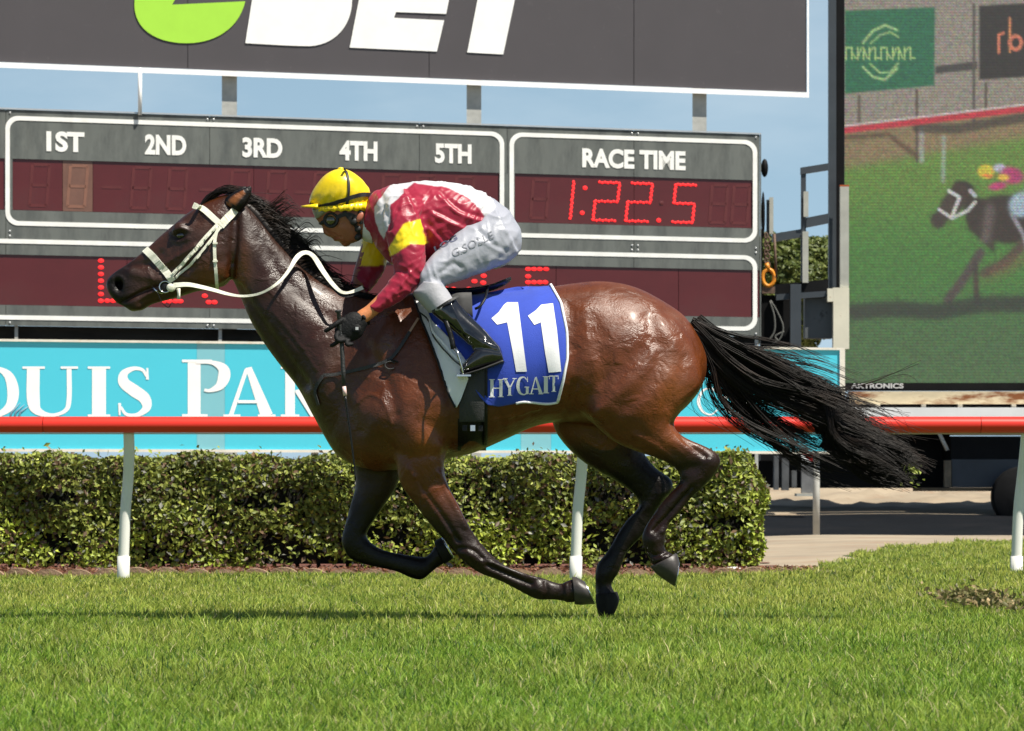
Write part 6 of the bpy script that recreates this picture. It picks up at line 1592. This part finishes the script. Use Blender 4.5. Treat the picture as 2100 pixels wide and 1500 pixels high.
# boots
for s in (-1, 1):
    ys = lambda v: v * s
    K = [loft([(886, 634, 936, 612, .050, ys(.288)), (884, 641, 944, 624, .055, ys(.292)), (908, 662, 967, 650, .053, ys(.303)), (936, 686, 990, 672, .046, ys(.315)), (958, 706, 1008, 692, .040, ys(.325)), (972, 722, 1026, 712, .040, ys(.332)), (985, 738, 1032, 728, .036, ys(.336))], 20),
         loft([(1024, 712, 1034, 740, .026, ys(.335)), (1010, 703, 1020, 747, .036, ys(.336)), (990, 706, 996, 754, .040, ys(.338)), (970, 722, 974, 761, .042, ys(.342)), (955, 740, 957, 766, .038, ys(.345)), (946, 752, 948, 766, .026, ys(.346)), (942, 758, 943, 764, .010, ys(.346))], 20)]
    KV, KQ = remesh(K, .0045); KV = lap(KV, KQ, .5, 8); kx, ky = to_px(np.stack([KV[:, 0], -np.abs(KV[:, 1]), KV[:, 2]], -1)); N = normals(KV, KQ)
    A = 4 * np.exp(-(segd(kx, ky, [(925, 625), (950, 680), (985, 700), (1020, 712)]) / 4) ** 2) - 4 * np.exp(-(segd(kx, ky, [(965, 712), (990, 715), (1025, 722)]) / 4) ** 2) + 2.5 * ridge((kx + ky * .3) * .12) * np.exp(-((kx - 990) / 26) ** 2 - ((ky - 706) / 16) ** 2)
    KV = KV + N * (A * .001)[:, None]
    bo = mk('boot', KV, KQ, M_boot, rider)
    V, Fs = loft([(1030, 738, 1035, 743, .026, ys(.336)), (1008, 747, 1012, 752, .034, ys(.337)), (980, 758, 983, 762, .040, ys(.341)), (952, 766, 954, 770, .036, ys(.345)), (943, 765, 944, 769, .014, ys(.346))], 16, ex=3); mk('sole', V, Fs, M_bk, bo)
strap(pant_s if False else Surf(KV * np.array([1, -1, 1]), KQ[:, ::-1]), [(886, 640), (905, 628), (922, 618), (938, 610)], .010, .004, M_bk, 'boot_cuff', rider, n=12, dflt=-.33)
# stirrup iron
st = [H(950, 768, -.385), H(945, 745, -.39), H(938, 722, -.385), H(930, 716, -.36), H(937, 724, -.325), H(944, 746, -.30), H(950, 768, -.30)]
V, Fs = tube([tuple(q) for q in spline(st, 24)], .0042, 6); mk('stirrup', V, Fs, M_steel, sad)
V, Fs = box(H(940, 768, 0)[0], H(968, 768, 0)[0], -.39, -.30, H(0, 773, -.34)[2], H(0, 769.5, -.34)[2]); mk('stirrup_tread', V, Fs, M_steel, sad, smooth=False)
V, Fs = tube([tuple(q) for q in spline([H(930, 716, -.36), H(925, 690, -.352), H(915, 660, -.34), H(905, 620, -.26), H(905, 600, -.17)], 16)], .007, 6, flat=1.6); mk('stirrup_leather', V, Fs, M_blkL, sad)

# gloves, each finger its own chain
def finger(pts, r):
    P = [H(*p) for p in pts]; P = [tuple(q) for q in spline(P, 12)]; m = len(P)
    V, Fs = tube(P, [r * (1 - .28 * i / (m - 1)) for i in range(m)], 10); e = ellipsoid(P[-1], (r * .72,) * 3, 10, 8); return [(V, Fs), e]
G_ = [loft([(736, 641, 754, 665, .030, -.312), (722, 640, 748, 678, .034, -.316), (706, 648, 742, 690, .032, -.322), (694, 660, 730, 698, .027, -.326), (688, 668, 716, 702, .020, -.33)], 20)]
G_ += finger([(705, 655, -.335), (690, 664, -.35), (678, 673, -.352), (668, 679, -.345)], .0125)      # index, extended forward
G_ += finger([(702, 676, -.325), (690, 688, -.35), (694, 699, -.362), (706, 698, -.35)], .0130)      # middle round the whip
G_ += finger([(712, 684, -.325), (697, 697, -.352), (686, 706, -.35), (680, 709, -.34)], .0122)     # ring
G_ += finger([(722, 688, -.322), (712, 702, -.345), (712, 708, -.352), (722, 706, -.34)], .0112)      # little
G_ += finger([(724, 652, -.300), (706, 656, -.290), (694, 668, -.295), (690, 680, -.31)], .0130)     # thumb on the inner side
GV, GQ = remesh(G_, .0030); GV = lap(GV, GQ, .5, 5)
mk('glove', GV, GQ, M_glove, rider)
V, Fs = tube([H(736, 641, -.29), H(745, 651, -.343), H(755, 663, -.29), H(745, 651, -.275)], .009, 8, closed=True); mk('glove_cuff', V, Fs, M_glove, rider)
V, Fs = ellipsoid(H(731, 675, -.350), (.022, .006, .020), 12, 8); mk('glove_tab', V, Fs, M_glove, rider)
V, Fs = pxbox(729, 735, 671, 677, D0 - .358, .003); mk('glove_logo', V, Fs, mat('silver_print', (.5, .5, .5), .4), rider, smooth=False)
G2 = [loft([(722, 588, 748, 604, .03, .13), (712, 594, 742, 610, .034, .11), (704, 602, 730, 616, .028, .08)], 16)]
for k in range(4): G2 += finger([(712 + 5 * k, 604, .09 - .012 * k), (704 + 5 * k, 614, .07 - .012 * k), (712 + 5 * k, 619, .05 - .01 * k)], .011)
G2 += finger([(728, 598, .08), (718, 606, .05), (712, 612, .04)], .012)
GV, GQ = remesh(G2, .0035); GV = lap(GV, GQ, .5, 5); mk('glove', GV, GQ, M_glove, rider)

# whip
whip = thing('riding_whip', 'black riding whip with a pale band held point down in the gloved hand', 'whip', H(707, 700, -.345))
V, Fs = tube([H(693.5, 636, -.342), H(694, 640, -.342), H(694.5, 642, -.342), H(700, 690, -.342), H(704, 760, -.342), H(705.5, 790, -.342)], [.014, .014, .009, .009, .0095, .0075], 10); mk('handle', V, Fs, mat('grip_rubber', (.03, .03, .031), .5, var=.4, vs=60, bump=.5, bs=200), whip)
V, Fs = tube([H(705.5, 793, -.342), H(708, 812, -.342)], .0082, 10); mk('pale_band', V, Fs, mat('pink_band', s2l(232, 196, 190), .5), whip)
V, Fs = tube([tuple(q) for q in spline([H(708, 812, -.342), H(713, 850, -.342), H(720, 900, -.342), H(726, 950, -.342), H(729, 984, -.342)], 20)], [.0060 - .0028 * i / 19 for i in range(20)], 8); mk('shaft', V, Fs, M_blkL, whip)

# ------------------------------------------------------------------ clod and weeds on the turf, airborne sprig
dd = 15.6
dirt = mk('turf_clod', *ellipsoid((W(2015, 0, dd)[0], dd - D0, .03), (.10, .16, .012), 16, 8), mat('clod_soil', s2l(128, 104, 70), .95, var=.5, vs=30, bump=1, bs=60))
props(dirt, 'brown divot with dry grass in the turf near the right edge', 'divot')
n = 900; P = np.stack([W(2010, 0, dd)[0] + rng.normal(0, .075, n), dd - D0 + rng.normal(0, .55, n), .035 + np.abs(rng.normal(0, .022, n))], -1)
cc = np.where((rng.random(n) < .35)[:, None], np.array([.34, .25, .12]), np.array([.16, .15, .05])) * rng.uniform(.6, 1.2, n)[:, None]
V, Fq, Cc = leaves(P, rng.normal(0, 1, (n, 3)), rng.uniform(.015, .045, n), cc, .5)
props(mk('dry_grass', V, Fq, M_leaf, cols=Cc, smooth=False), 'tuft of pale dry grass standing on the brown divot', 'dry grass', kind='stuff')
n = 40; c0 = np.array(H(1872, 966, .1)); P = c0 + rng.normal(0, 1, (n, 3)) * [.022, .02, .028]
V, Fq, Cc = leaves(P, rng.normal(0, 1, (n, 3)), rng.uniform(.02, .035, n), np.tile([.26, .30, .06], (n, 1)) * rng.uniform(.5, 1.2, n)[:, None], .5)
props(mk('flying_sprig', V, Fq, M_leaf, cols=Cc, smooth=False), 'small yellow green sprig of turf kicked up below the tail', 'turf sprig')
